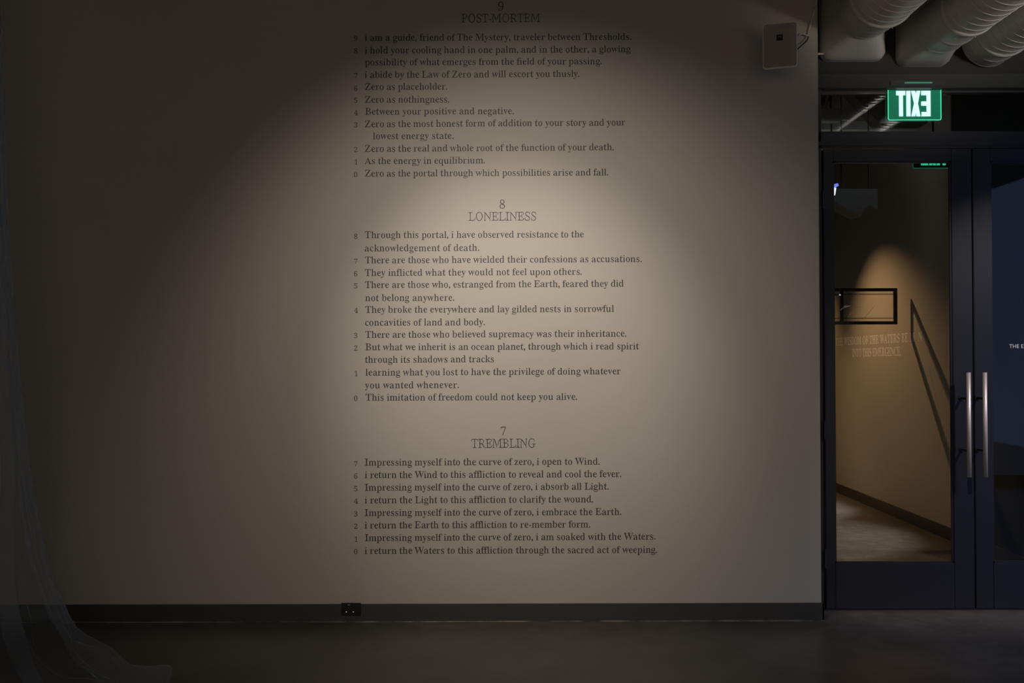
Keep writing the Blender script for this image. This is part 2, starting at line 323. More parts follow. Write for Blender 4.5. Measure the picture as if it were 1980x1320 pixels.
def exit_sign(ox, oz, Y, k, flip, label, mlet, medge, mpanel, ceil_z=None):
    # ox, oz = upper left corner of the panel in the world, k = metres per unit
    t = empty('exit_sign', (ox + 842 * k, Y, oz), label, 'exit sign'); bpy.context.view_layer.update()
    fx = (lambda u: ox + (1685 - u) * k) if flip else (lambda u: ox + u * k)
    X = lambda u: fx(u - 115)
    P = lambda p, y: Vector((X(p[0]), y, oz - (p[1] - 200) * k))
    bm = bmesh.new(); r = 50
    out = [(115, 200), (1800, 200)] + [(1800 - r + r * math.cos(a), 1195 - r + r * math.sin(a)) for a in (0, .5, 1.05, 1.57)] + [(115 + r - r * math.sin(a), 1195 - r + r * math.cos(a)) for a in (0, .5, 1.05, 1.57)]
    extrude_poly(bm, out, Y, Y + .005, P); bmesh.ops.recalc_face_normals(bm, faces=bm.faces); mesh_obj('panel', bm, mpanel, t)
    bm = bmesh.new()
    for q in range(1, len(out)):
        a = P(out[q], Y - .001); b = P(out[(q + 1) % len(out)], Y - .001)
        tube(bm, [a, b], .0026 if k > .0001 else .0018, 6)
    mesh_obj('lit_edge', bm, medge, t)
    for ch, poly in LET.items():
        bm = bmesh.new(); extrude_poly(bm, poly, Y - .0035, Y - .0005, P); bmesh.ops.recalc_face_normals(bm, faces=bm.faces)
        mesh_obj('letter', bm, mlet, t)
    x0, x1 = sorted((X(115), X(1800)))
    hz = oz + .004; yh = YD - .036 if not ceil_z else Y - .015
    hs = boxes('housing', M['frame'], t, (x0 - .01, x1 + .01, yh, Y + .005, hz, hz + .030), bev=.003)
    boxes('front_strip', M['far_edge'] if not ceil_z else mpanel, t, (x0 + .075, x1 - .075, yh - .0015, yh + .001, hz + .012, hz + .021))  # on the near sign its glow paints the reflection on the beam
    if ceil_z:
        bm = bmesh.new(); tube(bm, [((x0 + x1) / 2, Y + .002, hz + .014), ((x0 + x1) / 2, Y + .002, ceil_z)], .008, 10); mesh_obj('stem', bm, M['gap'], t)
    return t
Ys = YD + .024
q0, q1 = W(1717, 172, Ys), W(1819, 172, Ys)
exit_sign(q0.x, q0.z, Ys, (q1.x - q0.x) / 1685, False, 'bright green lit EXIT sign, letters reversed, in front of the glass over the doors', M['green_bright'], M['green_edge'], M['green_panel'])
Yf = 7.35
q0 = W(1765, 325, Yf); kf = .305 / 1685
exit_sign(q0.x, q0.z + 995 * kf, Yf, kf, True, 'dim green EXIT sign reading forwards, seen through the left door glass', M['green_dim'], M['far_edge'], M['plastic'], ceil_z=HC)

# hanging frame in the lobby -------------------------------------
YS = 8.87
hf = empty('blade_sign', W(1670, 560, YS), 'black rectangular metal frame hung beside the orange lit lobby wall', 'sign frame'); bpy.context.view_layer.update()
a = W(1734, 557, YS); c = W(1734, 627, YS); xl = 2.45; tk = .028
boxes('outer_bar', M['plastic'], hf, (xl, a.x, YS - .015, YS + .015, a.z - tk, a.z), bev=.002)
boxes('outer_bar', M['plastic'], hf, (xl, a.x, YS - .015, YS + .015, c.z, c.z + tk), bev=.002)
boxes('outer_bar', M['plastic'], hf, (a.x - tk, a.x, YS - .015, YS + .015, c.z + tk, a.z - tk), bev=.002)
boxes('outer_bar', M['plastic'], hf, (xl, xl + tk, YS - .015, YS + .015, c.z + tk, a.z - tk), bev=.002)
for py in (568.5, 615):
    z = W(1700, py, YS).z; boxes('inner_rail', M['plastic'], hf, (xl + tk, a.x - tk, YS - .003, YS + .003, z - .003, z + .003))
b0, b1 = W(1624.5, 566, YS), W(1630.5, 624, YS)
boxes('inner_post', M['plastic'], hf, (b0.x, b1.x, YS - .012, YS + .012, c.z + tk, a.z - tk))
for i, pl in enumerate(([(1612, 568), (1623, 569)],)):
    bm = bmesh.new(); tube(bm, [W(*p, YS - .03) for p in pl], .014, 10); mesh_obj('arm', bm, M['plastic'], hf)
bm = bmesh.new(); bmesh.ops.create_uvsphere(bm, u_segments=10, v_segments=8, radius=.007, matrix=Matrix.Translation(W(1624, 570, YS - .05))); mesh_obj('bolt', bm, M['pin'], hf)  # pale dot, its faint glow is put into the material
for pl in ([(1625, 600), (1633, 592), (1645, 591), (1626, 597)], [(1640, 612), (1650, 600), (1656, 594), (1665, 593)], [(1668, 618), (1680, 605), (1690, 592)]):
    bm = bmesh.new(); tube(bm, [W(*p, YS - .02) for p in pl], .0012, 5); mesh_obj('wire', bm, M['steel'], hf)
for x in (xl + .05, 2.85):
    bm = bmesh.new(); tube(bm, [(x, YS, a.z), (x, YS, HC)], .004, 6); mesh_obj('suspension_cable', bm, M['gap'], hf)

# soffit box and small blue lamp high in the lobby ------------------
YB = 8.2
P2 = [(1627, 365), (1697, 365), (1697, 405), (1690, 401), (1682, 397), (1673, 401), (1668, 407), (1666, 418), (1600, 382), (1600, 365)]
bm = bmesh.new(); extrude_poly(bm, P2, YB, YB + .25, lambda p, y: Vector((W(p[0], p[1], YB).x, y, W(p[0], p[1], YB).z)))
bmesh.ops.recalc_face_normals(bm, faces=bm.faces)
sg = empty('hanging_sign_board', W(1660, 365, YB), 'dim grey notched board hung high inside, behind the left door glass', 'board'); bpy.context.view_layer.update()
mesh_obj('board', bm, M['board'], sg)
for px in (1635, 1688):
    bm = bmesh.new(); p = W(px, 366, YB); tube(bm, [(p.x, YB + .1, p.z), (p.x, YB + .1, HC)], .005, 6); mesh_obj('hanger', bm, M['gap'], sg)
bl = empty('blue_lamp', W(1615, 365, 7.9), 'tiny glowing blue and white lamp at the upper left of the left door glass', 'lamp'); bpy.context.view_layer.update()
f = lambda p, y: Vector((W(p[0], p[1], 7.9).x, y, W(p[0], p[1], 7.9).z))
bm = bmesh.new(); extrude_poly(bm, [(1606, 360), (1613, 356), (1620, 354), (1622, 359), (1617, 361.5), (1606, 363)], 7.9, 7.94, f); bmesh.ops.recalc_face_normals(bm, faces=bm.faces); mesh_obj('hood', bm, M['blue_lamp'], bl)
bm = bmesh.new(); extrude_poly(bm, [(1606, 364), (1617, 363), (1616, 370), (1615, 377), (1606, 377)], 7.9, 7.94, f); bmesh.ops.recalc_face_normals(bm, faces=bm.faces); mesh_obj('lens', bm, M['blue_hot'], bl)
bm = bmesh.new(); p = W(1613, 357, 7.9); tube(bm, [(p.x, 7.96, p.z - .06), (p.x, 7.96, HC)], .006, 6); mesh_obj('stem', bm, M['gap'], bl)

# ------------------------------------------------------------------ ducts
def duct(label, rect, circ, yc0, rc, collar_y, r, cx2, cz2, rot=0.0, bolt=False):
    t = empty('air_duct', (circ[0], YD, circ[1]), label, 'air duct', 'spiral air ducts over the doors'); bpy.context.view_layer.update()
    n = 64
    if rect:                                     # boot: rounded rectangle blending into a circle
        x0, x1, z0, z1 = rect; cr = .045; bm = bmesh.new(); rings = []
        def rr(a):
            # point of the rounded rectangle in direction a
            cx, cz, hx, hz = (x0 + x1) / 2, (z0 + z1) / 2, (x1 - x0) / 2, (z1 - z0) / 2
            c, s = math.cos(a), math.sin(a); k = min(hx / max(abs(c), 1e-6), hz / max(abs(s), 1e-6))
            px, pz = c * k, s * k; qx, qz = hx - cr, hz - cr
            if abs(px) > qx and abs(pz) > qz:
                sx, sz = math.copysign(qx, px), math.copysign(qz, pz)
                B = -(c * sx + s * sz); Cc = sx * sx + sz * sz - cr * cr; D = max(B * B - Cc, 0); k = -B + math.sqrt(D); px, pz = c * k, s * k
            return cx + px, cz + pz
        ys = [YD + .02, YD - .02, YD - .03] + [YD - .03 + (yc0 - (YD - .03)) * i / 6 for i in range(1, 7)]
        for j, y in enumerate(ys):
            u = 0 if j < 3 else (j - 2) / 6
            ring = []
            for k in range(n):
                a = 2 * math.pi * k / n; p = rr(a); q = (circ[0] + rc * math.cos(a), circ[1] + rc * math.sin(a))
                ring.append(bm.verts.new((p[0] * (1 - u) + q[0] * u, y, p[1] * (1 - u) + q[1] * u)))
            rings.append(ring)
        for j in range(len(rings) - 1):
            for k in range(n): bm.faces.new((rings[j][k], rings[j][(k + 1) % n], rings[j + 1][(k + 1) % n], rings[j + 1][k]))
        bmesh.ops.recalc_face_normals(bm, faces=bm.faces)
        o = mesh_obj('boot', bm, M['duct'], t, smooth=True); o['label'] = 'square to round boot'
    # collar with beads
    prof = [(yc0, rc), (yc0 - .012, rc + .005), (yc0 - .020, rc + .001), (yc0 - .025, rc + .002)]
    L = yc0 - collar_y
    prof += [(yc0 - L * .43, rc + (r - rc) * .33), (yc0 - L * .45, rc + (r - rc) * .35), (yc0 - L * .47, rc + (r - rc) * .35 + .005), (yc0 - L * .50, rc + (r - rc) * .45), (yc0 - L * .53, rc + (r - rc) * .48), (collar_y + .028, r), (collar_y + .02, r), (collar_y + .014, r + .007), (collar_y, r + .008), (collar_y - .012, r + .005), (collar_y - .016, r), (collar_y - .022, r), (collar_y - .10, r - .001)]
    bm = bmesh.new(); rings = []
    for y, q in prof:
        u = max(0, min(1, (yc0 - y) / (L + .02))); cx, cz = circ[0] + (cx2 - circ[0]) * u, circ[1] + (cz2 - circ[1]) * u
        rings.append([bm.verts.new((cx + q * math.cos(2 * math.pi * k / n), y, cz + q * math.sin(2 * math.pi * k / n))) for k in range(n)])
    for j in range(len(rings) - 1):
        for k in range(n): bm.faces.new((rings[j][k], rings[j][(k + 1) % n], rings[j + 1][(k + 1) % n], rings[j + 1][k]))
    bmesh.ops.recalc_face_normals(bm, faces=bm.faces)
    mesh_obj('collar', bm, M['duct'], t, smooth=True)
    # spiral pipe with a helical lock seam, running back towards the gallery
    pitch = .076; K = 7; bm = bmesh.new(); yb = collar_y - .01; rows = int((yb - (-1.5)) / pitch) * K
    offs = [(0, 0), (.0018, .003), (.0045, .003), (.0065, 0), (.0085, 0), (.040, 0), (.0735, 0)]
    V = []
    for i in range(rows):
        q, w_ = divmod(i, K); dy, dr = offs[w_]; ring = []
        for k in range(n):
            y = yb - (q * pitch + dy) - pitch * k / n; rad = r + dr
            if y > yb - .002: rad = r
            ring.append(bm.verts.new((cx2 + rad * math.cos(2 * math.pi * k / n + rot), y, cz2 + rad * math.sin(2 * math.pi * k / n + rot))))
        V.append(ring)
    for i in range(rows - 1):
        for k in range(n):
            if k < n - 1: bm.faces.new((V[i][k], V[i][k + 1], V[i + 1][k + 1], V[i + 1][k]))
            elif i + 1 + K < rows: bm.faces.new((V[i + K][k - n + 1] if False else V[i][k], V[i + K][0], V[i + K + 1][0], V[i + 1][k]))
    bmesh.ops.recalc_face_normals(bm, faces=bm.faces)
    o = mesh_obj('spiral_pipe', bm, M['duct'], t, smooth=True)
    # screws
    for a in (-1.9, -1.15, -.5):
        bm = bmesh.new(); q = collar_y + L * .22
        bmesh.ops.create_uvsphere(bm, u_segments=8, v_segments=6, radius=.0035, matrix=Matrix.Translation((cx2 + (r + .002) * math.cos(a), q, cz2 + (r + .002) * math.sin(a)))); mesh_obj('screw', bm, M['steel'], t)
    if bolt:
        bm = bmesh.new(); p = W(1586, 104, YD - .03); tube(bm, [(XE + .004, p.y, p.z), (rect[0] + .01, p.y, p.z)], .004, 8)
        for xx in (p.x - .012, p.x + .02): tube(bm, [(xx, p.y, p.z), (xx + .008, p.y, p.z)], .008, 6)
        mesh_obj('bolt', bm, M['steel'], t)
    return t
duct('widest white spiral air duct, left of the three, against the text wall', (1.825, 2.195, W(1650, 115, YD - .03).z, 3.86), (1.998, 3.425), 5.60, .150, 5.33, .175, 2.0, 3.43, -.6, True)
duct('middle white spiral air duct with a square boot, between the other two', (2.275, 2.575, W(1790, 125, YD - .03).z, 3.66), (2.43, 3.342), 5.60, .148, 5.28, .149, 2.444, 3.343, -.5)
duct('right hand white spiral air duct, round down to the dark wall', None, (2.81, 3.34), 5.86, .150, 5.63, .156, 2.80, 3.345, -.5)

# ------------------------------------------------------------------ wall speaker
FL = [W(1474.5, 47, 5.37 + .03), W(1541.5, 40, 5.37 - .03), W(1541.5, 127.5, 5.37 - .03), W(1474.5, 134, 5.37 + .03)]
cen = sum(FL, Vector()) / 4; ux = (FL[1] - FL[0] + FL[2] - FL[3]); sw = ux.length / 2; ux.normalize()
uz = (FL[0] - FL[3] + FL[1] - FL[2]); sh = uz.length / 2; uz = (uz - ux * uz.dot(ux)).normalized(); uy = uz.cross(ux)   # uy points into the wall
MS = Matrix.Translation(cen) @ Matrix((ux, uy, uz)).transposed().to_4x4()
sp = empty('wall_speaker', cen, 'small off-white loudspeaker angled on the text wall near its top right corner', 'loudspeaker'); bpy.context.view_layer.update()
def rrect(hw, hh, r, k=5):
    return [(sx * (hw - r) + r * math.cos(a), sz * (hh - r) + r * math.sin(a)) for sx, sz, a0 in ((1, 1, 0), (-1, 1, 90), (-1, -1, 180), (1, -1, 270)) for a in [math.radians(a0 + 90 * i / k) for i in range(k + 1)]]
def loft(bm, sections, cap0=True, cap1=True):
    R = [[bm.verts.new(MS @ Vector((p[0], y, p[1]))) for p in pts] for y, pts in sections]; n = len(R[0])
    for j in range(len(R) - 1):
        for k in range(n): bm.faces.new((R[j][k], R[j][(k + 1) % n], R[j + 1][(k + 1) % n], R[j + 1][k]))
    if cap0: bm.faces.new(R[0][::-1])
    if cap1: bm.faces.new(R[-1])
    bmesh.ops.recalc_face_normals(bm, faces=bm.faces)
hw, hh = sw / 2, sh / 2
bm = bmesh.new(); loft(bm, [(.004, rrect(hw - .006, hh - .006, .012)), (0, rrect(hw - .005, hh - .005, .013)), (-.001, rrect(hw - .003, hh - .003, .014)), (.004, rrect(hw, hh, .017)), (.016, rrect(hw, hh, .017)), (.03, rrect(hw - .004, hh - .004, .02)), (.11, rrect(hw * .62, hh * .75, .03)), (.13, rrect(hw * .5, hh * .6, .03))])
mesh_obj('cabinet', bm, M['spk'], sp)
bm = bmesh.new(); loft(bm, [(.003, rrect(hw - .0065, hh - .0065, .011)), (-.0005, rrect(hw - .0075, hh - .0075, .01)), (-.004, rrect(hw - .03, hh - .03, .008))])
mesh_obj('grille', bm, M['grille'], sp)
lx, lz = (1508 - 1508) / 345, (87 - 73.5) / 345
bm = bmesh.new(); vs = box(bm, lx - .016, lx + .016, -.007, -.003, lz - .016, lz + .016, mx=MS); lg = mesh_obj('logo_badge', bm, M['plastic'], sp)
bm = bmesh.new()
tube(bm, [MS @ Vector((0, .12, 0)), MS @ Vector((.01, .17, 0)), (cen.x + .05, YW, cen.z + .01)], .012, 10)
bmesh.ops.create_cone(bm, cap_ends=True, segments=20, radius1=.04, radius2=.04, depth=.012, matrix=Matrix.Translation((cen.x + .05, YW - .006, cen.z + .01)) @ Matrix.Rotation(math.pi / 2, 4, 'X'))
mesh_obj('wall_bracket', bm, M['spk'], sp)
bm = bmesh.new(); tube(bm, smooth_path([MS @ Vector((hw * .8, .06, .03)), W(1548, 66, YW - .05), W(1563, 69, YW - .02)]), .004, 8)
tube(bm, smooth_path([W(1563, 70, YW - .02), W(1563.5, 60, YW - .01), W(1568, 42, YW - .008), W(1575, 18, YW - .008), W(1579, 4, YW - .008), W(1582, -40, YW - .008)]), .0042, 8)
tag(mesh_obj('speaker_cable', bm, M['cable_w'], smooth=True), 'thin pale cable rising from the loudspeaker along the wall edge', 'cable')
bm = bmesh.new(); tube(bm, smooth_path([W(1563, 71, YW - .02), W(1560, 78, YW - .03), W(1552, 86, YW - .05), MS @ Vector((hw * .6, .09, -.03))]), .0035, 8)
tag(mesh_obj('black_wire', bm, M['cable_b'], smooth=True), 'short black wire looping behind the right side of the loudspeaker', 'wire')

# ------------------------------------------------------------------ outlet in the baseboard
yo = YW - .014; a = W(660, 1165, yo); c = W(698, 1189, yo)
ol = empty('power_outlet', ((a.x + c.x) / 2, yo, c.z), 'black double power outlet with two pale dots set in the dark baseboard', 'power outlet'); bpy.context.view_layer.update()
boxes('cover_plate', M['plastic'], ol, (a.x, c.x, yo - .005, yo, c.z, a.z), bev=.002)
for px in (670, 683.5):
    p = W(px, 1178, yo); boxes('socket', M['cable_b'], ol, (p.x - .013, p.x + .013, yo - .008, yo - .004, p.z - .012, p.z + .014), bev=.003)
    p = W(px, 1182, yo); bm = bmesh.new(); bmesh.ops.create_uvsphere(bm, u_segments=8, v_segments=6, radius=.0028, matrix=Matrix.Translation((p.x, yo - .008, p.z))); mesh_obj('indicator_light', bm, M['pin'], ol)
p = W(675, 1168.5, yo); boxes('reset_button', M['grey'], ol, (p.x - .007, p.x + .007, yo - .0065, yo - .004, p.z - .0015, p.z + .0015))

# ------------------------------------------------------------------ sheer curtain
def CR(xs, t):
    i = min(int(t), len(xs) - 2); u = t - i; a = xs[max(i - 1, 0)]; b = xs[i]; c = xs[i + 1]; d = xs[min(i + 2, len(xs) - 1)]
    return .5 * (2 * b + (c - a) * u + (2 * a - 5 * b + 4 * c - d) * u * u + (3 * b - 3 * c + d - a) * u ** 3)
rows = [  # py, then px of each fold line from the far left to the back layer
 (-620, (-220, -70, -90, -62, -48, -62, -72)),
 (-100, (-200, -30, -45, -18, -6, -16, -25)),
 (150, (-190, -18, -30, -5, 6, -4, -12)),
 (420, (-180, -8, -20, 6, 15, 5, -4)),
 (660, (-170, 6, -10, 20, 33, 20, 10)),
 (900, (-160, 22, 2, 40, 58, 40, 30)),
 (1010, (-150, 24, -2, 55, 76, 56, 44)),
 (1100, (-140, 25, -4, 74, 97, 76, 62)),
 (1160, (-130, 30, -2, 93, 122, 97, 84)),
 (1200, (-125, 38, 2, 108, 140, 112, 100))]
frows = [  # floor part: pixels of points lying on the floor
 ((-120, 1262), (48, 1240), (8, 1246), (118, 1240), (160, 1228), (138, 1236), (122, 1244)),
 ((-110, 1300), (60, 1278), (24, 1282), (150, 1275), (218, 1262), (180, 1290), (150, 1286)),
 ((-90, 1340), (76, 1322), (46, 1322), (190, 1303), (262, 1290), (215, 1312), (180, 1316)),
 ((-70, 1400), (92, 1375), (70, 1372), (240, 1330), (331, 1298), (245, 1350), (200, 1352)),
 ((-60, 1440), (100, 1420), (85, 1420), (270, 1380), (318, 1335), (270, 1385), (230, 1392))]
dep = (0, 0, .06, .02, 0, -.05, -.07)
grid = []
for py, xs in rows:
    grid.append([W(x, py, 5.22 + dep[i]) for i, x in enumerate(xs)])
for r_ in frows:
    grid.append([WZ(p[0], p[1], .012 + .012 * i) for i, p in enumerate(r_)])
NC, NR = len(dep), len(grid); SU, SV = 10, 6; bm = bmesh.new(); V = []
for j in range((NR - 1) * SV + 1):
    tj = j / SV; jj = min(int(tj), NR - 2); row = []
    colp = [Vector([CR([grid[q][i][k] for q in range(NR)], tj) for k in range(3)]) for i in range(NC)]
    for i in range((NC - 1) * SU + 1):
        ti = i / SU; p = Vector([CR([colp[q][k] for q in range(NC)], ti) for k in range(3)])
        amp = .012 * min(1, p.z * 4); p.y += amp * math.sin(i * 1.7 + j * .04); p.x += amp * .4 * math.sin(i * .9 + 1)
        if p.z < .004: p.z = .004
        if tj > 9: p.z += .010 * (1 + math.sin(i * .8 + j * .5)) + .006 * random.random()
        row.append(bm.verts.new(p))
    V.append(row)
for j in range(len(V) - 1):
    for i in range(len(V[0]) - 1): bm.faces.new((V[j][i], V[j][i + 1], V[j + 1][i + 1], V[j + 1][i]))
ct = tag(mesh_obj('sheer_curtain', bm, M['tulle'], smooth=True), 'sheer bluish tulle curtain hanging at the left and trailing onto the floor', 'curtain')

for pl, fl in (([(50, 1164), (56, 1180), (60, 1200)], [(62, 1222), (66, 1246)]), ([(100, 1150), (116, 1190), (128, 1215)], [(137, 1232), (139, 1242)]), ([(110, 1150), (124, 1185)], [(139, 1228)]),
               ([], [(50, 1236), (66, 1262), (88, 1288), (122, 1308), (165, 1311), (215, 1318)]), ([], [(140, 1238), (185, 1252), (210, 1263), (228, 1285), (238, 1300)]), ([], [(150, 1283), (190, 1302), (235, 1322)]), ([], [(329, 1299), (322, 1320)])):
    pts = [W(p[0], p[1], 5.215) for p in pl] + [WZ(p[0], p[1], .03) for p in fl]
    bm = bmesh.new(); tube(bm, smooth_path(pts, 5), .0014, 5); mesh_obj('seam', bm, M['seam'], ct, smooth=True)

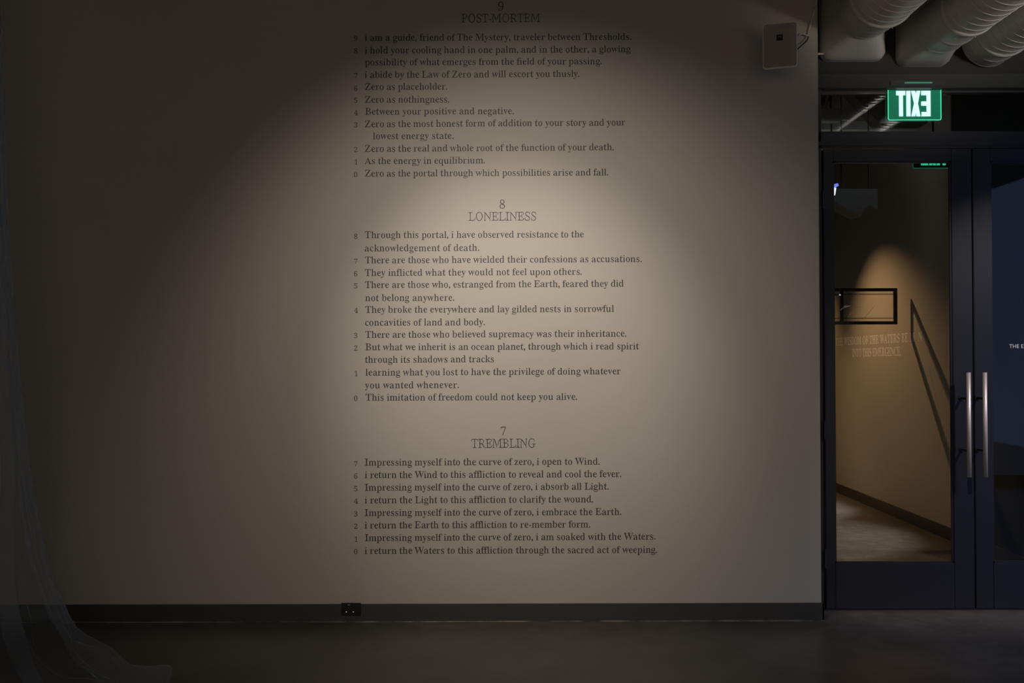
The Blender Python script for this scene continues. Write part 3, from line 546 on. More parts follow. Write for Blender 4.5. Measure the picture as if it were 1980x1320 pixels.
# ------------------------------------------------------------------ lettering
FONT = {
 'body': {
  'A': '325;7,-3 7,18 2,17 18,22 23,27 28,35 46,84 64,119 75,156 100,220 110,238 130,261 139,279 148,328 154,347 166,347 173,327 180,288 186,269 203,233 275,60 285,40 297,27 313,19 330,16 330,-3 310,0 280,8 270,7 240,1 171,-4 171,17 196,19 213,25 221,34 219,53 201,97 114,96 80,100 60,52 56,36 57,28 62,22 69,19 92,17 82,17 82,-4 86,-3 49,7 40,6 3,-3;88,122 192,122 146,233 131,246 130,228',
  'B': '329;12,-4 12,17 49,21 58,27 64,36 67,47 68,139 62,177 68,216 68,265 67,285 62,303 51,315 44,319 12,323 12,343 69,339 154,342 180,341 208,334 255,308 271,293 280,276 281,253 277,238 269,227 252,212 235,201 199,184 226,176 247,164 277,142 290,126 297,106 297,89 294,73 284,54 268,37 236,14 219,6 199,0 167,-3 119,0 70,0;123,191 164,191 183,194 198,201 210,213 216,222 223,244 224,269 219,289 215,297 203,309 188,316 171,319 152,319 145,318 136,319 126,314 123,291;165,20 187,23 197,25 213,35 225,46 230,54 236,73 238,96 235,119 232,129 221,146 208,156 194,163 168,169 123,169 123,68 128,37 133,28 140,23',
  'C': '349;191,-9 171,-7 153,-3 136,3 120,10 98,26 84,38 61,67 52,84 43,107 37,133 35,151 34,180 35,198 38,215 46,240 61,272 84,301 113,325 128,334 145,342 163,347 183,349 201,350 218,348 254,337 281,323 289,320 298,322 305,328 309,340 324,340 318,317 317,308 326,259 328,236 308,236 292,277 282,293 274,299 232,320 206,326 189,326 172,324 149,314 135,303 122,288 106,257 99,231 94,202 93,152 96,123 103,97 112,74 123,56 137,41 153,31 169,24 187,20 215,19 241,24 266,35 289,51 310,72 309,71 327,54 329,56 315,41 301,27 285,16 268,7 251,0 232,-5 212,-8',
  'D': '369;15,-4 15,17 50,19 58,23 64,31 67,43 68,279 67,293 64,306 57,315 48,320 11,323 11,343 59,339 117,339 165,342 200,340 220,335 248,324 264,315 284,299 305,275 318,253 329,220 333,191 333,145 328,112 319,84 310,68 299,53 280,34 264,23 234,8 210,1 170,-3 122,0 73,0;166,20 195,24 212,30 228,39 248,59 257,74 268,101 273,133 275,171 274,203 269,233 260,258 249,279 235,295 211,310 194,316 166,320 140,317 131,311 125,287 123,257 123,73 127,40 132,29 139,23 146,21',
  'E': '329;11,-4 11,16 49,19 58,24 65,33 68,44 69,58 68,137 62,176 68,215 68,265 66,287 59,308 54,314 40,320 12,323 12,343 81,339 169,342 209,341 248,337 287,328 294,327 294,330 293,311 299,275 301,247 301,251 280,251 280,248 271,285 262,300 248,308 224,314 184,318 141,317 132,313 128,307 125,299 123,279 124,186 174,185 183,187 191,191 196,197 199,204 211,257 230,257 224,168 229,118 230,88 210,88 203,135 196,153 190,160 182,164 124,163 124,60 128,38 133,28 141,24 191,23 226,27 250,33 266,41 278,54 291,79 302,105 323,105 311,58 290,9 250,2 210,-2 170,-2 70,0',
  'F': '301;12,-4 12,16 49,23 57,28 64,37 67,49 68,131 65,181 68,210 68,279 68,293 64,305 58,314 49,318 11,323 11,343 69,339 166,342 205,341 244,338 283,328 291,327 290,330 289,311 295,275 297,247 297,251 275,251 276,247 268,281 261,295 255,302 240,311 209,316 162,318 132,317 123,309 123,187 171,186 180,187 188,191 194,198 197,205 203,229 208,258 228,258 223,182 229,88 208,88 203,120 197,145 194,152 189,159 181,163 171,164 123,164 123,60 125,48 128,37 134,29 141,24 149,21 191,17 191,-4 121,1 61,0',
  'G': '378;199,-11 178,-9 158,-5 140,1 123,9 100,25 86,37 63,66 53,82 44,106 38,132 36,151 35,170 37,199 40,216 47,241 62,272 85,301 113,325 128,334 145,341 163,346 182,349 200,350 219,348 256,337 289,321 298,322 303,328 308,341 324,341 318,317 318,307 326,258 328,235 308,235 293,276 282,293 275,299 235,319 208,326 190,326 173,324 151,314 137,303 124,288 108,257 98,218 95,186 95,145 102,103 112,76 125,54 145,33 169,19 186,14 205,13 239,17 246,19 253,24 260,31 264,41 266,53 267,95 266,107 262,118 255,126 247,129 205,131 205,152 264,148 304,147 373,151 373,131 338,129 330,126 323,118 320,108 320,96 319,16 323,18 303,12 274,8 238,-7 219,-10',
  'H': '390;12,-4 12,17 49,21 58,26 64,35 68,46 68,60 68,137 62,176 68,214 68,295 64,306 58,314 49,318 12,323 12,343 61,340 131,338 180,343 180,323 152,321 143,318 129,304 125,294 123,272 123,189 267,189 266,282 265,294 261,304 257,312 247,318 210,323 210,343 269,338 318,339 378,343 378,323 340,319 331,314 325,306 322,295 322,282 322,214 328,176 322,137 323,47 326,36 332,27 340,22 378,17 378,-4 328,-1 259,1 210,-4 210,17 248,20 257,24 264,33 267,46 268,60 267,163 123,163 123,60 123,46 127,35 133,26 142,21 180,17 180,-4 101,0',
  'I': '194;10,-4 10,16 47,22 56,26 63,33 67,44 68,66 69,269 67,300 63,310 56,317 48,320 10,323 10,343 86,339 125,339 182,343 182,323 145,319 139,316 133,309 128,300 124,278 123,259 123,77 124,57 126,47 130,38 143,24 153,19 183,17 183,-4 125,0 77,0',
  'J': '246;81,-51 62,-48 54,-44 28,-21 13,-4 9,10 8,17 8,24 12,34 21,40 27,42 40,41 50,37 57,28 58,20 57,10 49,-6 51,-1 56,-18 67,-26 78,-28 97,-25 105,-20 115,-6 119,4 122,56 122,283 117,300 105,313 91,319 59,323 59,343 117,339 185,338 234,343 234,323 206,321 196,316 184,301 180,293 178,284 177,53 174,30 169,10 155,-13 143,-25 127,-36 106,-46',
  'K': '380;12,-4 12,17 50,21 59,26 65,35 68,46 69,60 68,128 63,166 68,205 68,295 65,306 58,314 50,319 13,323 13,343 72,339 131,338 181,343 181,323 153,321 144,318 129,304 125,294 123,272 124,184 131,162 143,181 179,214 203,245 246,289 257,305 266,312 278,297 251,318 243,321 217,323 217,343 236,342 265,335 275,334 323,341 362,343 362,322 341,321 326,318 308,313 291,302 198,205 218,174 317,50 332,37 348,25 363,20 387,17 387,-4 357,-1 317,9 298,11 248,-1 209,-4 209,17 238,19 260,32 259,36 245,56 156,168 124,138 124,46 127,35 133,26 142,21 181,17 181,-4 101,0',
  'L': '317;12,-4 12,17 49,21 58,26 64,35 68,46 68,60 68,295 64,306 58,315 49,319 12,323 12,343 60,338 128,340 186,343 186,322 156,321 141,318 133,313 127,305 124,295 123,61 126,31 138,24 184,23 227,27 251,34 266,43 277,58 300,112 321,112 308,58 291,11 249,2 210,-2 81,0',
  'M': '472;17,-4 17,17 47,22 53,28 56,36 54,79 54,255 56,265 65,295 64,305 59,312 49,319 39,321 12,323 12,343 50,340 89,332 99,332 128,338 122,338 146,290 229,95 306,277 317,294 332,308 344,324 351,339 344,339 402,339 458,343 458,323 423,318 414,314 408,305 405,294 404,282 405,53 407,44 411,36 424,21 433,17 459,17 459,-4 401,0 353,1 295,-4 295,17 322,19 332,23 345,39 349,50 351,82 351,287 340,307 337,287 269,125 260,108 240,85 230,68 220,19 214,0 202,0 196,19 189,59 182,77 165,113 92,285 77,298 80,280 79,35 82,26 88,21 119,17 119,-4 68,0',
  'N': '367;300,-8 289,8 265,53 254,70 221,107 95,260 76,270 81,251 81,36 84,28 88,23 94,20 115,17 115,-4 69,0 23,-4 23,17 40,18 48,22 54,30 55,38 55,231 57,251 64,279 65,290 52,305 36,319 30,321 20,322 24,321 23,341 60,336 88,329 107,329 145,286 276,126 294,116 289,135 289,301 288,308 283,316 274,320 256,322 256,343 302,339 348,343 348,322 329,319 322,316 318,311 316,303 316,151 313,131 303,101 301,82 314,12 315,-8',
  'O': '391;194,-11 163,-7 135,2 110,17 82,42 61,71 45,104 38,136 35,169 37,203 45,234 61,267 82,297 110,322 135,337 160,346 178,349 198,350 229,346 257,337 281,322 309,297 330,268 346,236 354,204 356,170 354,136 346,104 330,71 308,42 281,17 256,2 231,-7 213,-10;197,12 221,15 235,21 256,36 268,51 283,82 291,107 295,137 297,169 296,194 292,226 283,255 272,279 255,300 239,314 221,323 193,327 169,324 155,318 135,303 123,288 107,257 100,232 95,202 94,170 95,146 99,113 107,84 119,61 136,39 152,25 169,16',
  'P': '311;12,-4 12,17 49,21 58,26 64,35 68,46 68,60 68,128 65,157 68,205 68,295 64,306 58,314 49,318 12,323 12,343 71,339 120,339 159,341 194,339 222,329 264,303 274,293 282,282 287,269 290,255 290,238 287,222 280,208 270,196 259,186 232,168 203,155 171,151 123,150 123,60 123,46 127,35 133,26 142,21 180,17 180,-4 101,0;123,174 162,174 190,179 205,185 212,191 224,208 230,231 231,245 229,270 221,291 215,299 200,310 192,314 172,318 161,318 146,316 137,319 125,312 123,287',
  'Q': '391;282,-83 239,-73 209,-69 200,-65 193,-59 176,-36 155,-16 144,-1 131,5 114,14 100,25 81,43 61,71 53,85 44,109 36,143 35,187 41,219 52,251 71,283 96,310 118,328 135,337 151,344 178,349 208,350 238,344 265,332 289,316 315,291 335,261 348,228 356,187 356,151 350,117 338,85 319,56 296,29 281,18 265,7 234,-4 248,-26 256,-35 274,-47 292,-54 311,-58 331,-58 361,-52 365,-73 339,-81 319,-84 300,-85;197,-1 208,-2 217,-1 226,3 262,43 274,60 284,82 291,107 296,137 297,169 296,194 292,226 284,255 272,279 255,300 239,314 221,323 193,327 169,324 155,318 135,303 123,288 107,257 100,232 95,202 94,170 95,146 99,113 107,84 119,61 136,39 160,17 176,6',
  'R': '352;12,-4 12,17 49,21 58,26 64,35 68,46 68,60 68,128 62,166 68,205 68,295 64,306 58,314 49,318 12,323 12,343 72,339 122,339 174,341 197,339 217,334 235,325 279,294 289,282 292,275 296,259 296,240 290,219 275,202 253,185 243,180 217,172 290,63 308,40 322,26 330,22 343,18 356,17 348,17 348,-3 290,10 262,6 191,114 162,142 152,155 123,155 123,60 123,46 127,35 133,26 142,21 180,17 180,-4 101,0;123,176 144,175 164,172 187,174 205,183 212,188 224,201 233,217 237,227 239,250 238,265 235,278 229,289 222,299 214,306 197,314 178,318 140,316 131,311 127,301 123,268',
  'S': '291;33,-6 38,31 31,79 29,115 50,115 62,65 69,48 75,41 90,29 116,18 136,14 157,14 176,18 184,22 198,33 204,40 212,56 214,67 213,88 209,98 203,108 195,117 174,131 99,169 77,185 62,202 54,215 49,230 46,256 48,282 58,307 70,322 85,335 101,343 118,348 145,350 179,345 210,333 223,325 220,323 234,339 232,337 252,337 248,317 248,307 256,247 234,247 235,246 221,288 208,304 184,318 168,324 152,327 127,326 105,317 92,303 87,294 84,273 85,262 89,252 95,243 107,230 125,219 209,177 227,164 242,147 253,122 256,107 257,89 254,63 243,38 232,24 217,11 193,-2 174,-7 143,-10 118,-8 93,-1 63,14 54,14 50,6 51,-1 49,-6',
  'T': '315;69,-4 69,17 108,20 118,25 125,34 128,46 129,319 100,319 81,317 63,312 54,308 47,302 36,287 30,268 26,247 27,249 4,249 5,246 6,274 11,302 10,330 10,327 18,327 58,338 97,342 157,339 226,341 256,338 296,328 304,327 303,330 302,311 309,245 309,249 288,248 284,271 276,291 271,299 263,306 254,311 235,316 212,319 184,319 184,46 187,34 194,24 203,20 244,17 244,-4 186,0 137,0',
  'U': '367;185,-10 150,-4 123,7 98,24 88,35 80,48 71,73 67,104 67,295 63,306 57,314 48,318 11,323 11,343 70,339 130,338 179,343 179,323 142,318 132,311 124,294 122,262 123,91 127,68 130,58 135,49 147,35 155,29 173,21 205,18 237,23 255,31 262,37 269,43 279,60 288,92 290,119 291,303 289,311 283,316 254,322 254,343 304,339 343,342 343,321 327,318 322,314 318,309 316,301 316,110 311,78 302,50 294,35 284,23 271,11 256,2 238,-4 218,-8',
  'V': '319;158,-10 152,10 145,50 139,69 52,270 38,297 27,311 12,318 -11,323 -11,342 9,340 39,332 49,332 88,339 157,343 157,322 125,320 103,301 104,306 105,288 109,277 178,111 193,97 194,116 261,290 265,305 264,310 253,320 232,322 233,343 232,343 271,333 281,333 319,342 318,342 318,322 320,323 304,318 298,314 289,297 276,257 222,119 212,101 193,77 188,69 182,50 176,10 171,-10',
  'W': '455;127,-8 122,11 115,61 111,81 96,118 42,278 28,307 21,315 13,320 5,322 -12,323 -12,342 8,340 37,333 76,339 135,343 135,323 118,321 103,317 94,306 96,286 152,119 166,104 168,124 200,208 209,225 227,251 235,269 227,292 217,311 208,318 199,320 171,323 171,343 229,336 327,343 327,323 313,322 303,319 280,297 282,307 283,296 291,265 305,229 339,129 353,114 354,134 404,286 408,302 406,313 399,319 385,322 390,321 390,343 384,342 420,333 429,334 456,341 450,342 450,320 456,323 441,315 436,309 433,301 424,263 383,141 374,124 355,99 351,90 346,71 338,11 333,-8 318,-8 313,11 299,88 281,133 249,225 235,240 233,220 197,129 187,111 167,88 159,70 147,11 141,-8',
  'X': '350;13,-4 13,17 26,18 44,24 54,29 63,37 70,47 78,65 88,81 150,166 95,253 67,293 60,302 44,314 27,321 11,323 11,342 39,339 77,329 87,329 125,339 182,343 182,322 159,322 150,319 140,319 130,309 131,300 134,292 188,207 258,308 261,303 242,319 232,322 221,323 221,343 237,341 265,335 275,335 313,342 338,343 339,322 323,321 307,318 293,312 280,302 256,261 203,186 271,77 293,45 308,29 316,23 331,17 346,17 346,-3 326,-1 286,9 276,10 237,1 178,-4 178,17 196,17 206,20 235,45 231,29 229,39 221,56 165,145 97,51 90,33 94,26 100,22 107,19 125,17 125,-4 111,-2 83,5 74,6 36,-2',
  'Y': '317;76,-4 76,17 113,21 122,26 128,35 132,46 132,60 131,136 59,268 44,293 27,313 19,318 -10,322 -10,342 9,341 48,330 58,330 96,339 154,343 154,322 138,322 125,319 96,295 102,311 111,286 177,159 246,273 259,297 260,304 259,312 253,318 245,320 222,322 230,322 229,342 268,333 278,333 317,341 317,321 319,322 304,316 292,308 271,266 216,175 206,159 194,153 186,142 187,60 187,46 191,35 197,26 206,21 244,17 244,-4 165,0',
  'Z': '329;15,0 16,8 44,36 56,52 218,317 130,316 105,313 88,307 74,296 68,289 51,242 30,242 35,273 45,310 48,329 62,330 91,338 129,341 177,342 206,340 254,329 264,330 293,338 303,339 301,330 273,302 262,286 101,24 200,24 229,29 255,37 270,48 280,64 290,91 297,114 319,114 312,75 298,29 295,10 283,9 243,2 204,-2 114,-1 65,10 55,9 25,1',
  'a': '256;190,-6 178,-4 171,1 163,13 159,31 143,17 126,6 108,1 71,-3 53,-1 45,3 40,9 31,27 27,39 27,55 32,76 42,91 93,125 123,138 158,148 157,180 152,200 147,207 140,211 119,217 96,216 87,213 77,205 73,192 72,196 81,181 82,172 81,166 75,158 64,155 51,155 41,159 37,163 34,176 34,183 40,195 49,205 72,226 85,235 93,238 111,240 133,238 145,234 155,230 189,209 198,199 202,193 208,167 208,34 219,27 231,30 240,13 231,6 215,-2 198,-7;112,25 146,36 158,49 158,125 126,115 107,106 92,93 86,84 81,74 79,62 80,47 84,35 93,27 103,24',
  'b': '268;31,-9 32,1 40,31 42,51 42,160 44,200 42,300 40,310 36,317 29,320 15,323 21,321 21,342 16,342 45,339 93,339 89,339 93,292 93,217 100,201 108,218 116,224 125,229 144,235 154,235 174,233 192,226 207,217 218,206 227,193 234,179 239,164 244,132 242,94 235,68 220,37 210,24 199,13 178,-2 152,-9 126,-9 109,-3 101,2 72,25 39,-9;136,13 154,16 162,20 169,26 179,42 187,65 193,107 193,132 190,155 182,183 171,198 163,203 146,208 130,206 106,198 98,191 93,182 93,61 96,37 102,26 110,20 118,16',
  'c': '219;116,-3 99,0 76,10 63,20 46,39 37,55 29,77 25,103 25,121 27,139 33,165 44,188 54,201 72,220 86,230 103,237 121,240 142,238 152,234 181,216 193,204 196,197 199,183 197,176 190,168 182,165 168,163 163,165 158,169 155,176 153,204 140,215 126,218 119,217 105,213 99,208 87,193 82,182 76,155 74,127 76,105 79,85 86,67 103,43 112,36 131,29 142,28 161,30 177,37 195,51 211,38 192,18 165,3 146,-2',
  'd': '275;104,-5 85,-1 62,13 46,31 35,53 27,84 25,110 27,139 35,173 48,197 58,210 77,225 100,234 118,236 128,235 145,229 161,218 169,202 176,219 176,299 173,310 167,318 159,321 142,322 142,343 141,343 179,339 228,339 225,339 227,280 225,202 227,163 228,44 231,34 237,27 254,24 248,26 248,5 255,5 228,5 172,-2 178,20 169,38 163,18 149,5 132,-3 123,-5;127,22 166,38 172,45 177,55 177,182 173,192 165,199 156,204 130,209 118,208 108,205 99,198 88,182 80,157 77,114 80,72 87,48 98,31 107,24 117,21',
  'e': '224;115,-3 97,1 75,10 56,26 45,39 37,55 29,79 26,97 24,144 25,153 31,168 49,199 60,212 74,224 89,234 107,239 117,240 128,240 147,235 163,225 176,213 187,199 194,184 206,150 210,132 182,136 173,135 135,122 76,121 79,94 85,69 96,50 111,37 129,31 149,30 157,32 172,39 192,58 191,56 208,41 208,42 194,25 170,8 143,-2;78,146 157,146 156,172 152,192 148,200 137,213 130,217 113,218 99,212 93,205 87,195 82,183 80,168',
  'f': '159;11,-3 11,15 36,19 42,24 47,30 49,41 49,64 49,205 12,205 12,232 49,232 51,282 56,298 70,317 89,333 107,343 118,346 130,347 140,346 156,338 180,319 188,305 189,297 188,289 185,283 181,279 167,275 151,278 146,285 145,291 147,303 152,315 151,313 145,325 134,327 118,326 110,322 103,303 100,271 100,232 152,232 152,205 100,205 100,37 103,28 109,20 116,17 149,16 149,-4 80,0',
  'g': '243;108,-107 75,-104 49,-96 29,-82 18,-69 15,-62 15,-56 18,-50 34,-37 42,-31 73,-20 46,-5 28,10 20,23 20,31 23,39 35,51 47,58 68,74 88,83 67,92 58,98 44,111 34,125 28,140 27,149 27,166 30,181 37,194 53,211 81,231 98,238 117,240 127,239 146,234 173,224 227,227 224,199 227,199 188,199 197,187 204,173 207,151 204,130 198,118 189,107 171,92 148,79 122,74 98,76 90,74 77,62 71,53 72,37 78,32 90,28 141,28 169,27 191,23 208,15 218,4 223,-9 228,-37 227,-54 218,-71 212,-78 190,-94 173,-100 154,-104;117,94 127,95 136,99 149,114 156,133 158,157 157,182 155,192 152,201 137,215 127,218 117,219 107,218 98,214 85,200 78,182 76,157 78,133 85,114 98,99 107,95;120,-83 161,-79 171,-76 186,-68 195,-57 198,-49 198,-40 195,-32 189,-25 173,-19 77,-16 62,-29 56,-37 53,-54 55,-63 61,-70 71,-77 78,-79 96,-82',
  'h': '283;18,-3 18,16 36,17 43,22 48,30 49,41 51,189 49,297 47,308 43,316 36,321 22,323 30,322 30,342 24,342 52,339 100,339 96,339 100,292 100,208 108,192 114,208 122,215 138,226 163,234 181,234 192,231 200,227 224,207 232,192 235,170 236,41 237,31 241,22 248,17 266,16 266,-3 211,0 155,-3 155,16 154,16 173,17 183,26 185,51 185,162 183,181 178,196 169,201 151,202 124,193 115,187 100,168 100,41 101,31 105,22 112,17 130,16 130,-3 78,0',
  'i': '148;75,281 68,282 56,288 50,300 49,307 50,314 56,326 68,333 75,334 82,333 94,326 100,314 101,307 100,300 94,288 82,282;18,-3 18,16 36,17 44,21 48,30 50,41 49,200 47,209 37,214 29,212 23,214 31,213 32,234 25,234 54,231 101,231 97,231 100,181 100,41 101,31 105,22 112,17 130,16 130,-3 78,0',
  'j': '156;79,282 72,283 60,289 54,301 53,308 54,315 61,327 72,334 79,335 86,334 98,327 105,315 106,308 105,301 98,290 86,283;26,-107 17,-106 8,-103 -17,-83 -30,-67 -34,-52 -30,-40 -22,-34 -5,-33 5,-36 11,-43 12,-49 11,-54 3,-69 4,-67 11,-81 23,-84 40,-82 48,-76 54,-60 58,-20 57,186 56,199 51,208 43,213 27,215 29,214 29,235 26,235 63,231 109,231 106,231 108,172 108,-16 105,-43 97,-64 82,-80 56,-99 37,-105',
  'k': '267;17,-3 17,16 36,17 44,22 48,30 49,41 49,81 45,120 49,159 49,296 48,307 44,316 38,322 24,323 31,321 32,342 25,342 53,339 101,339 96,339 100,290 100,135 106,116 117,132 144,157 174,194 178,201 182,219 188,205 169,213 155,215 165,215 165,234 162,234 191,229 200,229 248,235 245,235 245,214 248,214 230,210 211,202 203,195 180,166 163,149 182,118 210,77 231,44 246,30 264,18 277,15 277,-3 261,-1 223,10 214,11 204,10 176,0 160,-3 160,16 169,17 192,31 188,23 180,41 124,120 100,99 100,41 101,31 105,22 112,17 130,16 130,-3 78,0',
  'l': '148;18,-3 18,16 36,17 44,21 48,30 50,41 49,296 48,307 44,316 38,322 24,323 31,322 31,342 25,341 53,339 101,339 97,339 100,289 100,41 101,31 105,22 112,17 130,16 130,-3 78,0',
  'm': '413;19,-3 19,16 36,17 43,22 48,30 49,41 49,189 48,199 43,208 36,213 22,215 30,214 30,234 24,234 52,231 100,231 95,231 97,206 106,189 114,208 122,216 140,227 158,234 167,235 188,232 205,222 222,207 230,189 243,205 258,220 284,232 302,235 321,231 330,227 348,213 358,201 361,192 365,170 366,31 370,22 377,17 393,16 393,-3 340,0 287,-3 287,16 303,17 310,22 314,31 315,41 315,162 313,181 308,196 299,201 281,202 255,194 246,188 232,170 232,31 236,23 243,17 259,16 259,-3 207,0 155,-3 155,16 171,17 178,22 182,31 182,172 181,181 176,196 167,201 148,202 122,193 113,187 99,167 100,31 104,23 110,17 127,16 127,-3 73,0',
  'n': '283;18,-3 18,16 36,17 43,22 48,30 49,41 51,189 49,199 44,208 37,213 22,215 30,214 30,234 24,234 52,231 100,231 95,231 97,207 107,190 114,209 121,216 137,226 163,234 181,234 192,231 219,213 228,200 232,192 235,170 236,41 237,31 241,22 248,17 266,16 266,-3 211,0 155,-3 155,16 154,16 173,17 183,26 185,51 185,162 183,181 178,196 169,201 151,202 142,200 124,193 115,187 100,167 100,41 101,31 105,22 112,17 130,16 130,-3 78,0',
  'o': '250;126,-11 107,-9 90,-3 76,6 56,25 45,40 33,64 27,88 25,115 27,142 33,166 45,190 56,205 69,218 85,230 104,238 125,240 146,238 165,230 181,219 200,198 210,183 220,159 225,133 225,115 223,87 217,63 205,39 194,24 181,11 165,0 147,-8;125,11 143,15 150,20 165,41 172,76 174,115 172,154 168,175 163,191 149,210 142,216 125,219 108,216 101,210 87,191 82,175 79,154 76,115 78,76 86,41 101,20 108,15',
  'p': '276;13,-107 13,-89 30,-87 38,-84 45,-77 48,-70 49,-60 51,32 49,192 47,201 43,208 37,212 23,215 30,213 30,234 24,234 51,231 97,231 93,231 95,204 105,188 110,207 117,216 125,223 142,232 152,234 172,235 181,233 199,227 214,216 229,199 240,176 247,153 250,119 248,91 243,65 233,40 218,20 206,9 185,-2 169,-6 149,-5 131,1 114,14 108,31 100,14 100,-53 104,-77 115,-84 147,-87 147,-107 80,-104;145,21 156,22 167,25 176,31 190,55 195,72 198,92 198,137 192,173 178,197 169,204 159,207 148,207 139,204 123,196 104,177 100,165 99,49 107,36 117,28 127,24',
  'q': '271;130,-107 130,-87 148,-86 161,-87 170,-83 175,-74 177,-62 177,12 169,28 161,12 153,5 135,-3 116,-5 105,-4 86,0 70,8 57,19 47,30 39,44 29,74 26,98 26,117 31,154 41,179 54,200 71,218 96,234 106,237 127,240 144,239 152,236 169,228 198,205 231,239 238,239 238,229 230,200 228,180 227,35 228,-62 230,-73 235,-81 241,-86 264,-88 264,-107 197,-104;133,23 157,27 166,31 173,38 177,49 177,170 174,193 168,204 160,211 151,214 133,217 116,214 108,211 101,204 91,189 82,163 78,141 77,116 80,73 88,49 98,34 106,28 114,24',
  'r': '214;14,-3 14,16 35,18 42,22 47,30 49,51 50,178 49,200 46,210 37,214 29,212 23,214 31,213 31,234 25,233 53,231 99,231 95,231 98,196 106,180 112,198 120,205 160,224 174,227 182,227 194,223 198,220 201,215 203,204 200,187 195,180 184,176 174,177 166,184 161,192 151,197 127,188 118,182 110,175 104,166 101,155 100,41 102,30 108,21 117,17 147,16 147,-4 80,0',
  's': '214;112,-10 85,-6 64,3 54,10 47,6 43,-1 48,7 26,7 27,3 28,31 23,65 46,65 45,69 50,51 58,35 72,23 88,16 104,14 125,16 133,20 139,26 144,34 147,44 147,53 145,63 139,72 131,80 120,86 74,110 59,120 44,138 37,157 37,173 39,190 46,206 56,220 69,231 77,235 85,238 105,241 124,238 154,230 159,224 153,218 160,227 181,227 181,228 180,210 185,176 163,176 164,174 157,192 152,200 137,211 129,215 111,217 94,215 81,207 77,201 74,184 75,175 80,167 95,155 147,128 162,118 175,101 182,80 184,61 182,44 177,29 168,15 156,4 141,-5 132,-8',
  't': '170;92,-7 81,-5 72,-1 65,4 51,26 47,42 46,53 46,207 15,206 15,215 27,225 52,241 58,248 67,263 93,316 110,316 109,297 99,250 97,233 155,233 155,206 97,206 97,61 100,41 103,33 100,36 125,31 133,33 139,39 148,53 167,42 158,27 151,19 136,6 111,-5',
  'u': '279;98,-6 87,-4 71,6 54,24 48,36 45,62 44,175 43,196 39,206 33,212 17,215 24,214 24,234 18,234 47,231 96,231 92,231 95,182 96,55 97,45 101,37 108,30 115,27 123,26 140,29 156,35 164,41 180,60 180,59 180,175 179,197 174,207 167,213 151,215 155,214 155,235 150,234 186,231 232,231 228,231 231,181 230,52 232,40 236,31 243,26 259,26 253,27 253,6 260,6 213,5 176,-2 181,21 173,38 167,21 154,10 139,2 123,-4 106,-7',
  'v': '228;106,-8 100,11 90,61 74,97 38,188 27,206 20,212 12,214 1,215 1,233 46,224 84,231 119,235 119,215 106,214 82,199 85,206 126,97 137,85 138,101 178,202 178,205 171,212 163,214 163,234 161,234 189,229 218,233 216,234 216,213 219,215 207,207 203,200 167,108 157,92 136,69 133,60 125,11 119,-8',
  'w': '324;91,-8 85,12 76,61 43,145 27,192 22,201 15,209 7,214 -1,216 1,214 1,232 29,224 38,224 66,230 94,234 94,213 95,214 80,214 73,206 75,196 112,101 124,88 125,104 136,131 148,148 162,163 169,176 154,213 143,217 132,215 132,233 164,224 173,224 202,231 234,234 234,214 230,213 207,199 210,207 211,192 213,183 238,111 250,98 251,114 282,191 287,205 281,212 274,214 274,231 294,227 303,228 322,233 322,213 323,216 315,213 312,207 301,173 283,128 273,111 252,88 247,79 233,11 228,-8 214,-8 209,11 204,59 200,78 178,140 166,153 165,136 154,109 143,93 128,78 119,60 110,11 104,-8',
  'x': '237;17,-3 17,19 10,16 25,22 39,34 61,66 98,112 74,146 52,186 28,208 19,213 6,216 6,234 22,232 60,221 69,221 107,232 122,234 122,215 115,214 96,203 103,189 129,148 170,201 177,208 185,199 167,213 161,214 163,214 163,235 159,234 186,230 222,234 219,234 219,213 226,216 211,210 196,197 173,165 141,126 170,85 192,44 198,37 219,19 234,15 234,-2 219,0 181,10 172,10 134,-2 119,-3 119,16 137,20 146,33 146,31 142,40 110,90 75,44 66,30 60,25 53,29 74,16 85,16 74,16 74,-3 78,-3 50,1',
  'y': '224;39,-94 32,-94 19,-90 9,-82 4,-70 5,-63 7,-57 21,-42 32,-41 41,-44 44,-47 47,-51 49,-69 59,-73 69,-69 83,-53 90,-40 98,-19 103,7 92,55 72,99 37,191 33,198 23,208 16,212 -3,215 -1,215 -1,234 44,223 82,231 118,235 118,214 102,213 82,195 84,205 86,196 126,95 138,82 139,98 177,204 176,209 169,213 162,214 162,234 160,233 187,228 214,232 213,233 213,212 214,215 205,210 202,204 192,171 169,108 159,91 145,75 135,58 123,-19 107,-58 99,-73 85,-88 77,-92 69,-93',
  'z': '218;10,1 12,10 32,31 43,47 61,82 134,211 85,211 60,206 49,197 45,189 38,169 16,169 28,225 62,232 90,234 119,233 157,222 166,222 205,229 205,224 201,217 194,211 176,187 84,21 135,22 160,28 167,32 177,44 188,73 209,73 206,53 195,8 162,1 133,-2 95,-1 57,9 48,9 19,2',
  '0': '280;140,-4 119,-2 92,8 72,23 56,43 45,67 37,93 30,138 29,179 30,220 37,265 45,291 56,315 72,334 92,349 119,359 140,361 161,359 187,349 207,335 222,315 234,291 244,256 249,220 251,179 249,138 244,102 234,67 222,43 206,23 186,8 160,-2;140,26 158,30 166,35 173,43 179,53 188,80 193,105 196,145 197,179 196,213 193,253 188,277 179,304 174,315 166,322 158,327 141,331 122,328 114,323 107,315 100,305 91,278 87,253 84,224 83,179 83,145 87,105 91,80 100,53 107,42 114,35 122,30',
  '1': '280;49,-1 49,27 105,28 112,31 118,37 122,47 126,88 126,300 119,321 108,303 95,290 70,269 56,263 50,263 40,268 34,279 33,295 30,294 47,300 62,307 106,337 131,347 148,359 142,359 180,359 178,359 178,340 178,88 181,48 184,39 189,32 197,28 205,26 255,27 255,-1 186,1',
